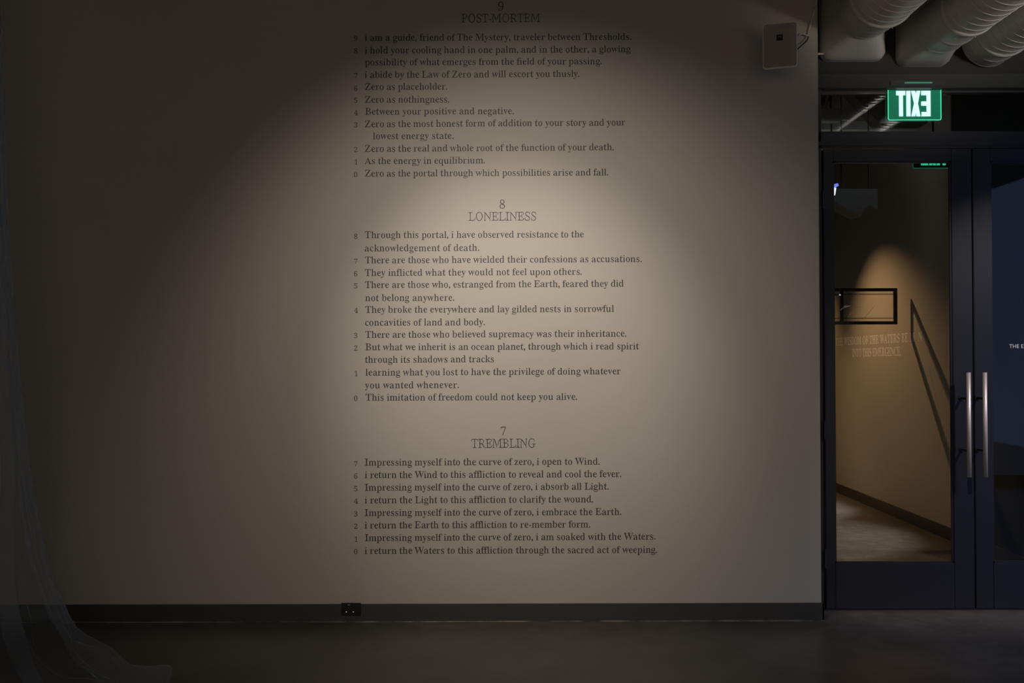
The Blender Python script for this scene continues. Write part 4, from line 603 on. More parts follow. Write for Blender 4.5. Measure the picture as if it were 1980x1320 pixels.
  '2': '280;18,9 18,43 18,32 34,49 40,57 59,92 120,156 147,189 169,226 176,245 179,266 179,288 173,308 162,322 146,330 138,332 120,332 102,326 94,321 83,306 80,298 78,279 78,253 47,257 40,260 34,264 31,271 29,286 30,302 32,309 40,322 49,332 77,350 92,356 110,360 129,361 153,359 173,353 189,344 208,331 220,319 228,305 232,288 232,271 230,256 225,243 203,202 170,160 107,96 72,62 59,52 75,49 193,49 203,52 212,59 219,68 223,78 226,97 225,93 256,93 255,95 251,57 254,10 254,12 234,11 185,7 155,6 96,6 57,11',
  '3': '280;121,-4 83,0 68,4 45,15 34,24 25,35 22,42 19,55 22,70 26,75 39,79 56,79 55,84 57,65 60,56 71,43 79,38 97,31 126,29 150,34 165,41 178,55 187,71 191,92 190,114 183,133 170,148 148,162 132,168 112,170 74,169 79,200 114,200 133,204 154,219 166,233 175,251 179,274 176,295 168,313 154,326 145,330 126,333 115,332 105,329 96,323 84,310 78,293 77,264 78,267 39,271 32,275 29,282 27,299 31,312 34,318 44,329 63,343 86,354 106,360 128,361 151,359 179,349 213,325 224,313 227,306 232,290 232,272 229,257 223,244 209,226 190,208 159,190 189,178 211,164 223,154 233,142 240,130 244,113 245,103 244,85 238,63 227,43 216,32 195,16 170,5 147,-1',
  '4': '280;90,-1 90,27 115,27 134,30 142,34 148,41 152,50 154,62 156,94 76,94 36,100 7,99 7,116 11,122 18,128 32,165 113,299 126,314 150,334 166,357 158,357 208,357 206,357 205,328 208,280 207,125 270,125 270,94 207,94 209,62 211,51 215,41 221,34 238,28 266,27 266,-1 149,1;41,125 156,125 156,241 158,299 151,318 146,302 130,272',
  '5': '280;122,-4 102,-3 77,2 64,7 45,17 34,29 27,42 25,55 26,65 30,71 37,75 59,76 59,80 62,61 66,51 73,43 81,37 96,30 115,29 131,30 147,34 162,43 169,50 180,66 184,76 186,86 188,110 185,135 182,146 170,163 163,170 147,179 119,185 56,185 33,193 46,357 96,351 175,350 225,343 235,342 235,348 237,275 237,281 206,281 208,275 202,300 194,308 182,309 77,308 68,209 94,214 125,216 147,213 176,205 199,192 212,182 223,170 235,148 240,131 241,100 237,75 227,53 217,39 198,22 175,8 149,0',
  '6': '280;147,-4 117,1 92,13 73,28 63,41 54,56 44,80 36,114 33,143 34,204 40,240 48,268 63,301 78,322 96,339 119,353 145,361 165,361 194,356 221,342 233,333 241,322 244,315 245,301 243,296 240,291 234,287 197,283 198,276 199,291 196,310 191,319 185,326 177,331 161,333 142,330 133,325 117,311 105,293 98,277 87,237 83,195 109,210 135,217 152,218 173,216 201,206 222,191 233,179 241,166 249,144 251,125 251,106 249,87 243,62 231,40 221,28 202,12 187,4 168,-2;148,26 158,27 167,30 175,36 187,51 191,59 199,87 200,122 195,152 187,167 173,181 164,186 154,189 144,189 125,186 94,175 83,166 83,151 86,116 89,96 94,79 100,64 110,47 125,33 132,29',
  '7': '280;81,0 104,44 219,309 84,309 70,307 60,300 55,290 53,260 53,264 23,264 23,262 27,300 24,347 24,346 34,346 104,351 262,350 250,317 246,297 240,279 127,10 116,9 91,0',
  '8': '280;136,-5 114,-3 94,1 78,9 56,23 39,41 31,55 26,72 24,91 29,117 41,138 65,162 81,173 99,183 77,197 65,208 50,226 43,239 38,254 37,271 38,287 42,303 55,324 69,337 84,347 109,358 142,362 175,357 199,347 218,332 233,310 239,293 241,275 239,258 234,244 225,232 207,213 190,201 172,190 207,171 234,148 243,135 250,120 255,94 253,76 246,53 238,40 220,22 198,8 180,1 160,-4;148,208 168,221 185,241 192,256 194,276 193,286 187,305 175,321 158,331 149,333 130,333 112,326 104,320 94,305 88,287 88,266 94,246 99,238 113,227;139,23 158,26 167,28 183,38 190,45 201,64 203,74 204,97 197,117 184,133 170,141 123,163 97,143 84,128 80,120 74,100 74,77 81,55 95,39 111,28 120,26',
  '9': '280;113,-4 82,-1 66,5 52,15 42,26 37,34 35,51 37,60 43,66 60,68 59,71 66,55 75,41 82,35 97,28 124,26 138,30 151,37 163,49 174,65 186,97 192,124 195,154 190,179 182,164 175,157 158,147 143,142 125,140 105,142 79,151 58,165 47,176 39,189 33,204 29,221 29,260 32,277 40,300 54,323 67,336 88,350 104,357 122,360 142,360 170,354 194,341 206,330 216,318 229,295 238,272 245,236 246,216 244,146 238,109 229,81 218,57 203,36 185,19 162,5 134,-3;137,172 153,176 186,187 193,193 198,204 191,264 187,281 181,296 170,313 162,321 153,326 135,330 124,329 114,326 105,319 92,303 88,296 83,278 80,244 82,214 86,202 92,191 99,183 108,177 117,174',
  '.': '109;55,58 44,56 36,51 29,44 24,36 22,26 24,15 29,7 36,0 44,-5 55,-7 65,-5 73,0 80,7 85,15 87,26 85,36 80,44 73,51 65,56',
  ',': '109;28,-62 52,-52 69,-39 81,-22 88,-5 90,13 87,36 77,53 70,59 62,62 52,64 42,62 34,58 27,51 23,43 21,33 23,21 28,12 37,5 46,3 47,-5 44,-24 41,-34 35,-42 28,-49',
  '-': '161;138,129 24,129 24,91 138,91',
 },
 'disp': {
  'P': '311;12,-5 12,18 32,19 53,18 65,22 74,32 79,45 80,59 78,128 73,157 73,166 79,205 79,296 74,308 65,318 52,321 32,320 12,321 12,344 81,339 171,342 194,338 213,330 240,304 260,289 271,276 277,260 278,247 277,232 272,220 261,204 230,175 213,162 203,157 192,154 162,150 112,149 111,59 112,45 117,32 126,22 138,18 159,19 180,18 180,-5 130,-1 101,0 61,-1;112,175 161,175 190,178 208,183 218,188 226,195 234,205 239,217 242,231 242,259 236,284 229,294 221,302 202,313 182,317 161,318 146,316 133,322 115,315 112,287',
  'O': '391;194,-12 173,-10 144,0 119,15 93,41 73,69 59,100 51,130 47,169 51,208 59,238 73,270 93,299 112,319 143,340 169,349 198,351 219,349 247,339 272,324 298,299 318,270 332,239 340,209 344,170 340,131 332,100 318,69 298,40 279,20 248,-1 222,-10;197,13 221,16 243,24 266,41 280,58 292,80 301,106 307,136 309,169 308,194 303,228 292,257 278,281 258,303 240,316 221,323 193,326 170,323 147,315 125,298 111,281 99,259 90,233 84,203 82,170 83,145 88,111 99,82 113,58 133,37 151,24 169,16',
  'S': '291;35,-4 44,21 44,31 32,79 28,114 51,114 62,54 66,45 71,38 88,27 126,16 146,14 167,16 184,22 192,26 206,38 212,46 220,67 222,78 221,91 218,103 211,115 202,125 179,141 105,179 85,193 71,208 59,232 53,264 55,288 65,313 78,328 93,339 109,347 128,351 145,351 163,350 194,340 209,331 224,319 213,314 234,339 228,329 250,329 249,337 243,317 243,307 254,267 256,247 257,255 231,255 234,246 224,290 218,299 211,306 184,318 152,326 127,325 104,317 89,304 84,294 79,272 79,260 82,248 88,237 101,222 130,203 202,167 220,155 233,141 240,126 246,107 249,81 245,57 235,34 223,20 208,7 193,-2 174,-8 143,-11 118,-9 101,-4 86,3 63,19 52,19 49,8 52,-2 51,-4',
  'T': '315;69,-5 69,18 112,17 125,21 135,31 140,45 139,318 90,318 71,316 52,310 44,305 38,297 34,288 27,247 29,260 3,260 3,246 7,274 14,302 15,311 12,330 12,316 28,321 58,336 77,341 97,342 147,339 216,342 236,341 256,336 286,322 302,317 301,330 299,311 300,302 307,273 311,245 311,259 285,259 287,248 282,282 278,292 273,301 265,308 256,313 235,317 173,318 172,44 177,31 187,20 200,16 221,19 244,18 244,-6 186,0 127,0',
  'M': '472;23,-5 23,19 21,19 49,20 56,26 59,36 54,79 55,255 57,265 73,296 72,307 64,315 52,322 12,321 12,344 50,339 89,326 99,326 128,337 109,338 117,320 137,286 223,83 306,277 311,285 319,293 349,312 356,319 365,339 344,339 411,340 457,344 457,321 440,320 420,321 407,317 398,308 393,295 393,282 395,53 398,43 404,35 422,20 433,16 459,18 459,-5 411,-1 343,2 295,-5 295,18 322,18 334,20 352,38 358,49 360,62 361,287 342,316 337,287 269,125 259,108 232,88 225,80 220,72 217,52 217,20 212,0 204,0 200,10 199,20 198,63 196,72 174,117 101,288 75,308 80,280 80,79 77,35 80,25 87,19 114,19 114,-5 116,-5 68,1 49,0',
  'R': '352;12,-5 12,18 32,19 53,18 65,22 74,32 79,45 80,59 78,128 68,166 78,205 79,296 74,308 65,318 52,321 32,320 12,321 12,344 62,340 122,338 174,342 197,339 217,331 233,320 255,296 270,285 278,276 283,265 285,242 279,225 249,195 240,189 202,177 293,42 308,28 318,23 336,18 356,18 340,18 340,-4 348,-4 329,2 300,17 290,20 281,19 262,11 273,9 211,103 199,119 171,136 162,142 153,153 112,153 111,59 112,45 117,32 126,22 138,18 159,19 180,18 180,-5 130,-1 101,0 61,-1;112,176 144,174 164,168 177,168 188,171 207,179 216,185 230,198 242,215 247,226 250,250 249,266 244,280 237,292 228,302 217,308 207,312 188,316 167,318 148,316 137,318 125,313 120,302 112,268',
  'E': '329;11,-6 11,18 32,18 52,16 65,20 75,30 80,43 81,57 79,137 68,176 79,215 79,265 76,288 72,300 66,309 58,316 49,319 12,321 12,344 81,339 120,339 169,342 218,340 248,335 277,322 292,317 291,330 288,311 290,302 299,275 302,247 303,263 276,263 279,248 274,277 269,295 264,303 257,308 241,312 195,317 150,316 139,319 126,316 120,308 115,299 112,279 113,186 144,186 175,182 185,182 194,186 200,194 202,203 209,257 232,257 231,237 224,197 222,168 224,148 230,118 232,88 209,88 203,146 200,156 194,165 184,169 157,163 113,162 113,69 120,36 127,25 140,22 150,25 172,23 201,24 234,27 261,33 269,38 280,52 300,102 324,102 317,77 305,49 281,14 281,18 290,17 250,5 210,-1 170,-2 60,1',
  'L': '317;12,-5 12,18 32,19 53,18 65,22 74,32 79,45 80,59 79,296 74,309 65,318 52,322 32,320 12,321 12,344 60,337 128,340 186,345 186,320 137,321 126,316 118,307 113,296 112,282 112,61 113,39 116,27 134,20 149,24 202,24 235,27 253,31 269,40 275,47 280,56 297,109 322,109 316,86 306,58 282,13 282,21 289,20 249,5 210,-1 180,-2 121,0 71,0',
  'N': '367;302,-8 290,10 272,59 263,77 229,114 103,267 72,280 81,251 81,78 80,36 82,27 87,22 112,19 107,19 107,-5 115,-5 69,1 23,-5 30,-5 30,19 24,19 40,17 50,21 55,30 57,38 55,78 55,231 58,251 70,279 71,292 57,309 48,317 39,321 31,322 20,321 32,317 32,343 23,342 60,334 88,321 107,320 98,320 136,279 267,119 298,106 289,135 289,262 291,301 290,309 284,317 274,321 257,320 263,319 263,344 256,344 302,338 348,344 340,344 340,320 346,321 321,317 316,312 314,303 316,261 315,151 311,131 294,101 291,91 290,82 295,62 309,22 314,2 314,-8',
  'I': '194;10,-5 10,18 30,20 49,19 61,22 71,30 77,42 79,66 79,269 77,301 71,313 62,320 50,322 32,320 10,321 10,345 67,339 115,339 182,345 182,321 144,320 136,318 127,311 121,301 117,289 113,259 113,77 114,57 117,46 123,37 141,22 153,18 167,20 183,18 183,-5 135,0 68,0',
  'B': '329;12,-5 12,18 52,19 64,23 73,33 78,46 79,60 78,139 68,177 78,216 79,265 78,286 75,296 70,305 54,318 45,321 12,321 12,345 59,338 116,339 164,342 180,341 195,337 208,331 249,298 264,282 270,268 270,254 268,248 263,239 239,216 232,210 186,184 224,170 235,164 276,124 283,110 285,98 284,83 277,66 270,56 227,15 210,4 199,1 167,-3 119,0 70,0;112,192 183,192 199,199 215,211 223,219 230,230 234,243 235,257 233,281 229,291 222,300 206,311 188,317 161,319 146,317 132,322 116,317 112,291;165,21 187,22 207,27 225,37 232,43 239,51 247,71 250,96 246,121 241,132 235,141 227,149 218,154 195,164 168,168 112,167 112,68 116,48 121,36 129,26 138,21',
  'G': '378;199,-11 178,-9 158,-5 140,3 124,13 96,37 85,50 71,72 63,88 55,110 48,152 49,197 57,236 63,251 74,274 95,303 122,327 137,337 154,344 172,349 192,351 210,350 228,347 247,341 265,333 289,316 299,318 305,326 308,336 307,336 320,337 311,317 310,307 323,268 329,239 305,240 307,238 296,278 292,288 286,296 278,302 226,322 199,326 182,325 166,321 150,315 134,305 119,291 111,282 99,260 94,247 86,219 82,170 84,133 91,101 103,73 120,51 142,30 169,18 186,15 205,14 248,17 258,21 267,29 274,40 276,52 278,96 277,109 271,121 261,129 249,132 233,128 205,130 205,153 264,148 304,147 323,148 373,153 373,130 353,129 335,132 323,129 314,120 310,109 309,96 309,11 323,18 303,13 273,13 264,10 247,-2 238,-7 219,-11',
  '-': '161;134,125 27,125 27,96 134,96',
  '0': '280;140,-2 119,1 94,13 76,28 63,47 53,70 46,96 41,139 39,179 41,220 46,263 53,288 63,310 76,329 94,344 119,356 140,359 161,356 185,345 203,330 216,311 226,288 233,262 239,219 240,179 239,139 233,96 226,70 216,47 202,28 185,12 160,1;140,24 160,27 169,32 178,40 185,51 197,79 202,104 206,144 207,179 206,213 202,253 197,279 186,307 178,318 170,326 160,330 141,333 121,331 111,326 102,318 94,307 83,279 79,262 74,224 72,179 74,134 79,95 83,79 94,51 101,39 110,31 120,26',
  '1': '280;49,0 49,27 106,25 115,28 123,35 129,46 134,69 135,88 135,300 123,332 106,304 87,286 61,269 50,268 44,274 42,278 43,295 31,291 58,300 99,332 107,336 135,342 161,359 142,359 180,359 168,359 168,340 169,311 168,272 168,88 171,58 178,37 185,29 194,24 255,27 255,0 196,2 157,0 108,2',
  '2': '280;18,17 18,43 18,16 42,41 47,49 56,81 61,90 139,173 167,209 180,234 189,265 188,289 186,300 181,311 174,319 166,325 148,333 130,334 110,333 100,330 90,324 76,308 72,300 70,280 72,257 73,261 49,261 42,263 37,267 35,274 40,306 47,316 60,329 86,348 101,356 119,359 129,359 153,356 163,353 180,342 192,332 212,312 219,301 222,287 222,272 220,259 214,241 194,199 162,156 129,120 71,63 51,50 75,43 194,42 207,46 217,53 223,64 227,76 229,96 225,84 253,84 253,96 247,57 253,29 254,10 255,22 224,20 195,15 165,12 96,13 57,22 47,22',
  '3': '280;121,-1 101,0 84,3 69,8 48,19 37,28 29,38 25,49 24,62 26,68 30,72 36,72 54,66 52,83 53,63 56,54 61,46 68,40 77,34 96,28 127,26 152,30 169,37 185,52 196,69 201,91 200,115 196,126 191,136 183,145 166,157 142,169 133,172 76,171 85,198 79,198 115,197 125,199 133,202 149,211 172,230 184,250 187,261 188,286 186,297 181,307 175,316 157,329 136,334 114,334 103,331 92,326 77,313 72,304 70,295 72,264 73,278 57,278 43,276 37,279 34,285 36,299 42,313 50,322 72,340 96,354 117,359 128,359 151,356 169,348 206,317 218,302 222,289 222,273 219,261 214,249 187,213 173,202 150,189 180,176 194,167 211,151 225,136 231,126 234,103 234,87 229,67 219,50 205,33 185,18 162,6 146,2',
  '4': '280;90,0 90,27 115,26 136,27 146,30 154,38 160,49 164,70 165,96 76,96 66,98 36,107 7,105 7,101 7,116 15,121 24,124 29,155 33,165 113,298 120,306 129,312 159,328 166,335 180,357 158,357 208,357 195,357 193,328 198,280 198,123 270,123 270,96 198,96 198,78 204,49 209,38 218,31 227,28 266,26 266,0 227,2 178,0 139,3;39,123 165,123 167,299 153,328 146,302 141,293',
  '5': '280;122,-1 103,0 85,2 71,7 48,21 37,32 31,43 30,55 32,63 36,68 41,69 51,64 57,63 56,80 58,59 63,49 70,40 78,34 95,28 115,26 140,29 158,34 175,46 188,64 193,74 196,85 198,110 195,137 190,149 184,159 176,168 167,174 149,182 119,187 83,186 57,192 59,194 37,202 36,193 36,213 44,289 46,356 66,354 96,346 175,344 195,340 215,332 236,329 235,348 235,275 235,294 205,294 210,275 205,304 197,314 183,315 75,314 65,206 94,213 117,214 147,210 166,204 189,190 211,169 223,152 230,129 231,110 229,85 223,65 211,45 195,28 174,13 149,3',
  '6': '280;147,-1 136,-1 118,4 94,17 77,33 60,59 49,90 44,124 43,212 50,248 58,274 68,298 81,318 98,336 120,351 145,359 165,360 175,358 193,351 227,327 234,319 236,313 238,299 234,295 228,294 218,297 202,297 203,276 205,301 202,312 197,321 189,329 179,334 161,335 141,331 122,321 113,313 100,295 88,270 78,226 75,189 110,209 135,216 162,214 173,212 191,205 205,195 217,185 226,174 233,162 238,149 241,133 242,106 240,89 235,66 225,45 217,33 200,17 186,8 168,1;148,24 158,24 169,27 179,33 193,49 199,56 205,75 209,111 206,144 199,163 193,170 177,184 166,189 155,191 134,189 89,180 74,167 75,139 79,105 83,85 89,68 105,44 113,36 131,27',
  '7': '280;83,1 107,42 224,315 83,315 69,313 57,304 51,291 51,261 53,273 24,273 24,261 31,300 31,309 26,328 24,347 24,336 44,337 94,345 203,346 243,342 262,344 260,349 257,341 247,329 245,319 244,298 239,279 124,11 127,18 116,17 91,2',
  '8': '280;137,-4 114,-1 95,4 79,13 59,29 46,45 39,59 34,74 33,91 35,107 39,120 62,151 83,169 111,184 88,198 75,209 65,220 54,237 49,250 46,263 47,286 51,300 57,313 66,325 93,347 110,355 120,358 142,360 164,357 190,346 203,337 213,327 227,307 232,292 233,275 232,260 227,248 210,224 197,210 189,204 161,188 195,170 211,159 223,147 239,124 244,110 246,94 245,78 238,57 227,39 211,22 197,12 180,4 159,-2;147,206 177,226 190,239 199,255 201,276 200,287 193,308 186,317 178,324 160,333 150,335 129,335 110,329 93,316 87,308 80,288 79,265 81,253 86,243 93,234 101,227;139,22 168,26 186,35 195,42 202,51 208,62 212,73 213,98 210,110 204,121 189,138 173,146 145,156 124,166 94,145 79,131 73,122 66,101 66,76 70,64 75,53 91,36 110,26',
  '9': '280;113,-3 83,2 68,8 54,17 44,28 40,35 38,43 38,51 42,59 48,62 57,56 63,57 58,71 63,53 73,38 80,33 97,26 124,24 139,27 153,34 167,46 174,53 190,83 200,123 204,154 193,188 181,164 166,153 150,146 134,143 115,144 97,149 81,157 58,177 50,188 44,200 39,222 38,259 41,275 47,296 59,318 70,330 90,346 105,353 122,358 142,358 152,357 169,351 191,336 211,314 223,292 230,269 236,235 237,216 234,184 235,147 230,111 222,84 212,61 199,40 182,22 161,8 134,-1;137,170 161,177 193,182 202,188 208,202 201,255 197,274 191,291 174,315 165,324 155,329 135,333 123,332 112,329 102,323 86,306 81,298 74,279 70,244 74,213 78,199 85,188 94,179 105,173 115,170',
  'W': '455;128,-8 124,12 125,65 121,85 106,121 52,281 35,310 26,317 15,322 -12,322 -12,343 -2,342 8,339 27,329 37,327 47,328 66,336 76,338 135,344 135,321 99,319 86,306 86,283 89,271 142,116 166,94 168,124 200,208 210,225 233,248 244,275 238,295 224,315 212,322 171,321 171,344 190,342 219,335 229,334 327,344 327,322 313,321 303,318 268,284 273,307 273,294 280,261 295,226 329,126 353,104 354,134 409,303 407,314 399,319 385,321 402,319 402,344 384,343 393,341 411,330 420,327 429,329 456,341 437,342 437,316 456,323 439,316 433,311 430,303 424,263 383,141 372,124 346,102 340,93 336,74 336,12 332,-8 319,-8 316,1 314,21 312,82 307,101 291,137 259,228 235,250 233,220 197,129 186,112 158,91 152,83 147,64 146,22 143,2 140,-8',
  'A': '325;18,-4 18,20 2,17 19,21 25,26 30,33 46,84 67,117 75,157 100,220 111,237 138,258 145,266 149,275 151,285 151,327 152,337 156,347 164,347 170,326 171,284 176,264 193,229 261,65 271,45 283,29 291,24 312,18 330,16 330,-3 310,1 290,11 280,14 270,14 240,2 171,-5 171,18 217,23 230,33 230,45 228,56 212,99 213,97 123,96 105,98 81,103 54,36 56,27 61,22 70,19 92,18 71,19 71,-5 86,-5 77,-2 49,13 40,12 12,-1 3,-3;88,122 202,122 155,237 131,256 131,227',
  'H': '390;12,-5 12,18 32,19 53,18 65,22 74,32 79,45 80,59 78,137 68,176 78,214 79,296 74,308 65,318 52,321 32,320 12,321 12,344 61,340 131,337 180,344 180,321 152,321 141,319 122,305 115,295 112,272 112,189 278,189 278,272 274,295 262,314 249,319 237,318 210,321 210,344 259,337 328,340 378,344 378,321 357,320 337,322 324,318 315,309 311,296 310,283 312,214 322,176 312,137 311,59 312,46 317,34 326,24 337,19 378,18 378,-5 328,-1 259,2 210,-5 210,18 231,19 251,16 264,20 274,31 278,44 279,59 278,162 112,162 111,59 112,45 117,32 126,22 138,18 159,19 180,18 180,-5 130,-1 101,0 61,-1',
  'C': '349;191,-8 172,-6 153,-1 137,6 122,14 95,37 83,51 69,73 61,89 54,111 47,152 48,196 52,220 58,243 73,274 94,303 121,327 137,337 154,344 173,349 193,351 209,350 227,347 245,341 264,333 280,320 289,316 300,318 307,326 309,336 308,335 322,335 320,337 311,317 310,308 323,269 328,239 329,241 305,241 306,239 295,279 292,289 286,297 277,302 232,320 215,324 198,326 180,325 164,321 148,315 133,305 117,290 110,281 98,259 92,246 85,218 81,186 81,152 85,122 88,108 98,82 110,61 126,45 142,33 160,25 178,20 207,18 224,20 241,24 266,35 289,51 310,73 302,63 321,45 329,56 316,40 301,27 285,16 268,7 251,0 232,-5 212,-8',
  'D': '369;15,-5 15,18 34,19 53,16 65,19 75,29 79,41 79,279 79,295 74,309 64,319 51,323 31,321 11,321 11,345 59,338 127,340 165,343 188,342 220,334 238,326 254,315 279,293 298,268 311,241 319,208 322,170 319,125 309,89 293,60 276,41 253,22 233,10 210,2 184,-3 170,-3 122,1 63,-1;166,21 195,24 222,32 239,42 254,56 266,71 278,99 285,132 287,171 285,204 279,235 269,261 255,282 238,297 220,308 194,316 166,319 148,317 137,319 125,313 120,301 112,267 112,73 119,39 126,27 136,21',
  'F': '301;12,-5 12,18 52,20 64,25 73,35 78,48 79,62 79,131 73,171 73,181 78,210 80,280 79,294 74,307 64,317 52,321 31,320 11,322 11,344 59,338 118,339 166,343 215,341 244,335 274,321 289,316 288,330 285,311 286,302 294,275 298,247 298,263 271,263 274,247 268,289 264,298 258,305 241,313 191,317 149,317 126,321 111,311 112,187 141,187 172,183 183,183 192,187 198,194 200,203 207,258 230,258 228,230 221,201 220,182 222,154 228,116 230,88 207,88 200,147 198,156 192,164 183,168 172,168 140,164 112,163 113,60 115,47 120,35 128,27 138,21 148,19 191,19 191,-6 171,-5 131,2 61,-1',
 },
}
EM = 500.0
GL = {}
def glyph(font, ch):
    if (font, ch) in GL: return GL[(font, ch)]
    adv, *cs = FONT[font][ch].split(';')
    cu = bpy.data.curves.new('g', 'CURVE'); cu.dimensions = '2D'; cu.fill_mode = 'BOTH'
    pts_all = []
    for c in cs:
        pts = [tuple(int(v) / EM for v in q.split(',')) for q in c.split()]
        s = cu.splines.new('POLY'); s.points.add(len(pts) - 1); s.use_cyclic_u = True
        for k, p in enumerate(pts): s.points[k].co = (p[0], p[1], 0, 1)
        pts_all += pts
    ob = bpy.data.objects.new('g', cu); COL.objects.link(ob); bpy.context.view_layer.update()
    me = ob.to_mesh(); r = ([tuple(v.co[:2]) for v in me.vertices], [tuple(p.vertices) for p in me.polygons], int(adv) / EM,
                            min(p[0] for p in pts_all), max(p[0] for p in pts_all))
    ob.to_mesh_clear(); bpy.data.objects.remove(ob); bpy.data.curves.remove(cu)
    GL[(font, ch)] = r; return r
def layout(font, text, space):
    out = []; x = 0; n = 0; lo = None; hi = 0
    for ch in text:
        if ch == ' ': x += space; n += 1; continue
        vs, fs, adv, x0, x1 = glyph(font, ch)
        if lo is None: lo = x + x0
        hi = x + x1; out.append((ch, x, n)); x += adv; n += 1
    return out, lo, hi, n - 1
def text_line(name, font, text, A, B, em, m, parent, thick=.0006, space=.26, nrm=Vector((0, -1, 0)), jitter=0.0, fixed=None):
    """one line of lettering whose ink runs from A to B; letters keep their size, tracking takes up the rest"""
    L = (B - A).length; u = (B - A).normalized(); v = nrm.cross(u) * -1
    v = v if v.z > 0 else -v
    lay, lo, hi, gaps = layout(font, text, space); tr = (L / em - (hi - lo)) / max(gaps, 1)
    verts, faces = [], []
    sx = 1.0
    if fixed is None and tr < -.03: sx = (L / em + .03 * gaps) / (hi - lo); tr = -.03      # squeeze a little rather than overlap
    for ch, x, n in lay:
        vs, fs, adv, x0, x1 = glyph(font, ch); base = len(verts); jx = random.uniform(-1, 1) * jitter; jy = random.uniform(-1, 1) * jitter * .6
        for q in vs:
            a = ((q[0] + x - lo) * sx + tr * n + jx) * em; verts.append(A + u * a + v * (q[1] + jy) * em + nrm * thick)
        faces += [tuple(i + base for i in f) for f in fs]
    me = bpy.data.meshes.new(name); me.from_pydata(verts, [], faces); me.materials.append(m)
    bm = bmesh.new(); bm.from_mesh(me); bmesh.ops.remove_doubles(bm, verts=bm.verts, dist=1e-6)
    r = bmesh.ops.extrude_face_region(bm, geom=list(bm.faces))
    for g in r['geom']:
        if isinstance(g, bmesh.types.BMVert): g.co -= nrm * thick * .9
    bmesh.ops.recalc_face_normals(bm, faces=bm.faces); bm.to_mesh(me); bm.free()
    o = bpy.data.objects.new(name, me); COL.objects.link(o); o.parent = parent; o.matrix_parent_inverse = parent.matrix_basis.inverted()
    return o
PXW = 1925 / 5.63                                 # pixels per metre on the text wall
CAPB, CAPH = .662, .662
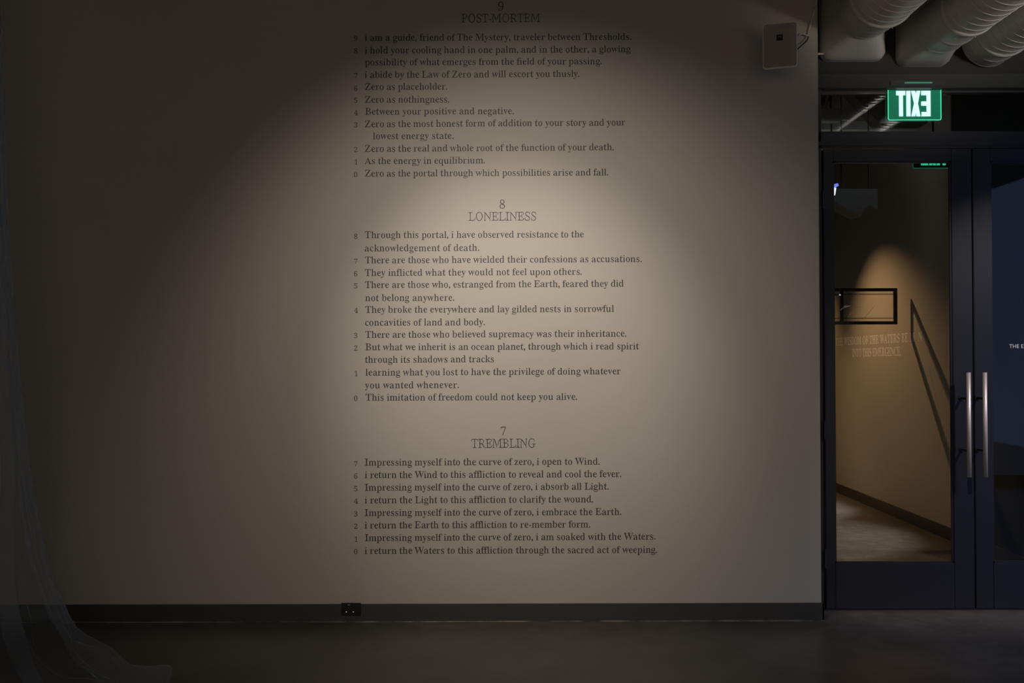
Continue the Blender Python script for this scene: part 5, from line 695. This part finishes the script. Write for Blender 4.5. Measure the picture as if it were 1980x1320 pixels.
BLOCKS = [
 ('black wall text block headed POST-MORTEM, topmost of the three', ('9', 968.5, 20.5, 16), ('POST-MORTEM', 892, 1045, 43.4, 42.6, 16), [
  ('9', 79.3, 'i am a guide, friend of The Mystery, traveler between Thresholds.', 705.5, 1220.5, 79.1, 77.0),
  ('8', 103.4, 'i hold your cooling hand in one palm, and in the other, a glowing', 705.5, 1219, 103.6, 100.8),
  ('', 0, 'possibility of what emerges from the field of your passing.', 705.5, 1163.6, 126.5, 124.2),
  ('7', 151.3, 'i abide by the Law of Zero and will escort you thusly.', 705.5, 1120.5, 150.8, 148.5),
  ('6', 175.8, 'Zero as placeholder.', 705.5, 864.7, 174, 173.3),
  ('5', 198.8, 'Zero as nothingness.', 705.5, 868.5, 198.6, 198),
  ('4', 222.7, 'Between your positive and negative.', 706, 993.6, 221.8, 220.6),
  ('3', 246.4, 'Zero as the most honest form of addition to your story and your', 705.5, 1209, 246, 242.4),
  ('', 0, 'lowest energy state.', 721.2, 876.8, 269.2, 268.4),
  ('2', 294, 'Zero as the real and whole root of the function of your death.', 705.5, 1186.7, 293.6, 290.3),
  ('1', 317.9, 'As the energy in equilibrium.', 705.5, 937.9, 317.3, 315.8),
  ('0', 342.4, 'Zero as the portal through which possibilities arise and fall.', 705.5, 1176, 341.4, 339.1)]),
 ('black wall text block headed LONELINESS, middle of the three, brightest lit', ('8', 971, 403.2, 16), ('LONELINESS', 905.6, 1036.7, 426.6, 426, 16), [
  ('8', 461.8, 'Through this portal, i have observed resistance to the', 705.5, 1129, 460.3, 458.8),
  ('', 0, 'acknowledgement of death.', 705.5, 926.4, 485.8, 484.8),
  ('7', 509.8, 'There are those who have wielded their confessions as accusations.', 705.5, 1240.6, 509.1, 506.2),
  ('6', 534, 'They inflicted what they would not feel upon others.', 705.5, 1125, 533.5, 531),
  ('5', 557.5, 'There are those who, estranged from the Earth, feared they did', 705.5, 1206, 556.7, 554),
  ('', 0, 'not belong anywhere.', 706.5, 878.3, 581.9, 581.2),
  ('4', 605, 'They broke the everywhere and lay gilded nests in sorrowful', 706, 1187, 604.7, 602.7),
  ('', 0, 'concavities of land and body.', 706, 937.9, 629.4, 628.5),
  ('3', 653.5, 'There are those who believed supremacy was their inheritance.', 706, 1211, 653, 650.5),
  ('2', 677.7, 'But what we inherit is an ocean planet, through which i read spirit', 706.5, 1235.6, 677, 675),
  ('', 0, 'through its shadows and tracks', 705.5, 955, 701.2, 700),
  ('1', 726.8, 'learning what you lost to have the privilege of doing whatever', 707, 1200, 726, 723.3),
  ('', 0, 'you wanted whenever.', 705.5, 887.4, 750.7, 749.8),
  ('0', 774.8, 'This imitation of freedom could not keep you alive.', 706.5, 1116, 774.4, 772.7)]),
 ('black wall text block headed TREMBLING, lowest of the three', ('7', 973.5, 841.3, 16), ('TREMBLING', 911.3, 1035.8, 865.5, 864.7, 16.5), [
  ('7', 901.4, 'Impressing myself into the curve of zero, i open to Wind.', 705.5, 1159.4, 899.8, 897.8),
  ('6', 925, 'i return the Wind to this affliction to reveal and cool the fever.', 705.5, 1201.3, 924, 922),
  ('5', 949.5, 'Impressing myself into the curve of zero, i absorb all Light.', 705.5, 1176.7, 948.4, 946),
  ('4', 973.5, 'i return the Light to this affliction to clarify the wound.', 705.5, 1146.8, 972.8, 970.7),
  ('3', 998, 'Impressing myself into the curve of zero, i embrace the Earth.', 705.5, 1201.3, 997.3, 995),
  ('2', 1022, 'i return the Earth to this affliction to re-member form.', 705.5, 1141.2, 1021.3, 1019.3),
  ('1', 1047, 'Impressing myself into the curve of zero, i am soaked with the Waters.', 705.5, 1267.3, 1045.6, 1042.8),
  ('0', 1071, 'i return the Waters to this affliction through the sacred act of weeping.', 705.5, 1270.9, 1070.6, 1068.4)])]
emB = 12.9 / CAPB / PXW
for label, num, head, lines in BLOCKS:
    p = W(970, lines[-1][5], YW); t = empty('wall_text', (p.x, YW, p.z), label, 'wall text'); bpy.context.view_layer.update()
    wd = .5 * num[3] / PXW / CAPH * FPX / 5.63
    o = text_line('heading_number', 'disp', num[0], W(num[1] - 5, num[2], YW), W(num[1] + 5, num[2], YW), num[3] / .66 / PXW, M['ink'], t)
    text_line('heading', 'disp', head[0], W(head[1], head[3], YW), W(head[2], head[4], YW), head[5] / CAPH / PXW, M['ink'], t)
    for nm, ny, tx, x0, x1, y0, y1 in lines:
        if nm:
            hw_ = 3.8 if nm != '1' else 2.6
            text_line('line_number', 'body', nm, W(688.5 - hw_, ny, YW), W(688.5 + hw_, ny, YW), 9.3 / .66 / PXW, M['ink'], t)
        text_line('text_line', 'body', tx, W(x0, y0, YW), W(x1, y1, YW), emB, M['ink'], t, jitter=.012)
# white lettering on the lobby wall
Xt = XL
t = empty('wall_text', WX(1700, 664, Xt), 'faint white lettering across the orange lit lobby wall behind the left door', 'wall text'); bpy.context.view_layer.update()
def lobby_line(tx, xa, ya, xb, yb, cap):
    A = WX(xa, ya, Xt); B = WX(xb, yb, Xt)
    text_line('text_line', 'body', tx, A, B, cap / .662, M['white'], t, nrm=Vector((-1, 0, 0)), space=.3)
lobby_line('THE WISDOM OF THE WATERS BE M  N', 1616, 668, 1783, 659.3, .078)
lobby_line('INTO THIS EMERGENCE.', 1648, 689.5, 1742, 687.3, .078)
# white sans lettering on the right door glass
def sans(name, text, A, h, m, parent, mx=None, L=None, y=.0):
    cu = bpy.data.curves.new('t', 'FONT'); cu.body = text; cu.size = 1; cu.space_character = 1.04; cu.resolution_u = 4; cu.extrude = .02
    ob = bpy.data.objects.new('t', cu); COL.objects.link(ob); bpy.context.view_layer.update()
    me = bpy.data.meshes.new_from_object(ob); bpy.data.objects.remove(ob)
    xs = [v.co.x for v in me.vertices]; ys = [v.co.y for v in me.vertices]; x0 = min(xs); k = h / (max(ys) - min(ys)); kx = k if L is None else L / (max(xs) - x0)
    for v in me.vertices:
        q = Vector(((v.co.x - x0) * kx, -.0006 - v.co.z * .02, (v.co.y - min(ys)) * k)); v.co = (mx @ (A + q)) if mx else A + q
    me.materials.clear(); me.materials.append(m); me.name = name
    o = bpy.data.objects.new(name, me); COL.objects.link(o)
    if parent: o.parent = parent; o.matrix_parent_inverse = parent.matrix_basis.inverted()
    return o
A = W(1951.5, 672.6, YD)
o = sans('door_lettering', 'THE EX', A, 7 / 329, M['white'], None); tag(o, 'small white capital lettering on the glass of the right door', 'lettering')
sans('lettering', 'JBL', Vector((lx - .011, -.0075, lz - .002)), .011, M['grille'], lg, mx=MS, L=.022)
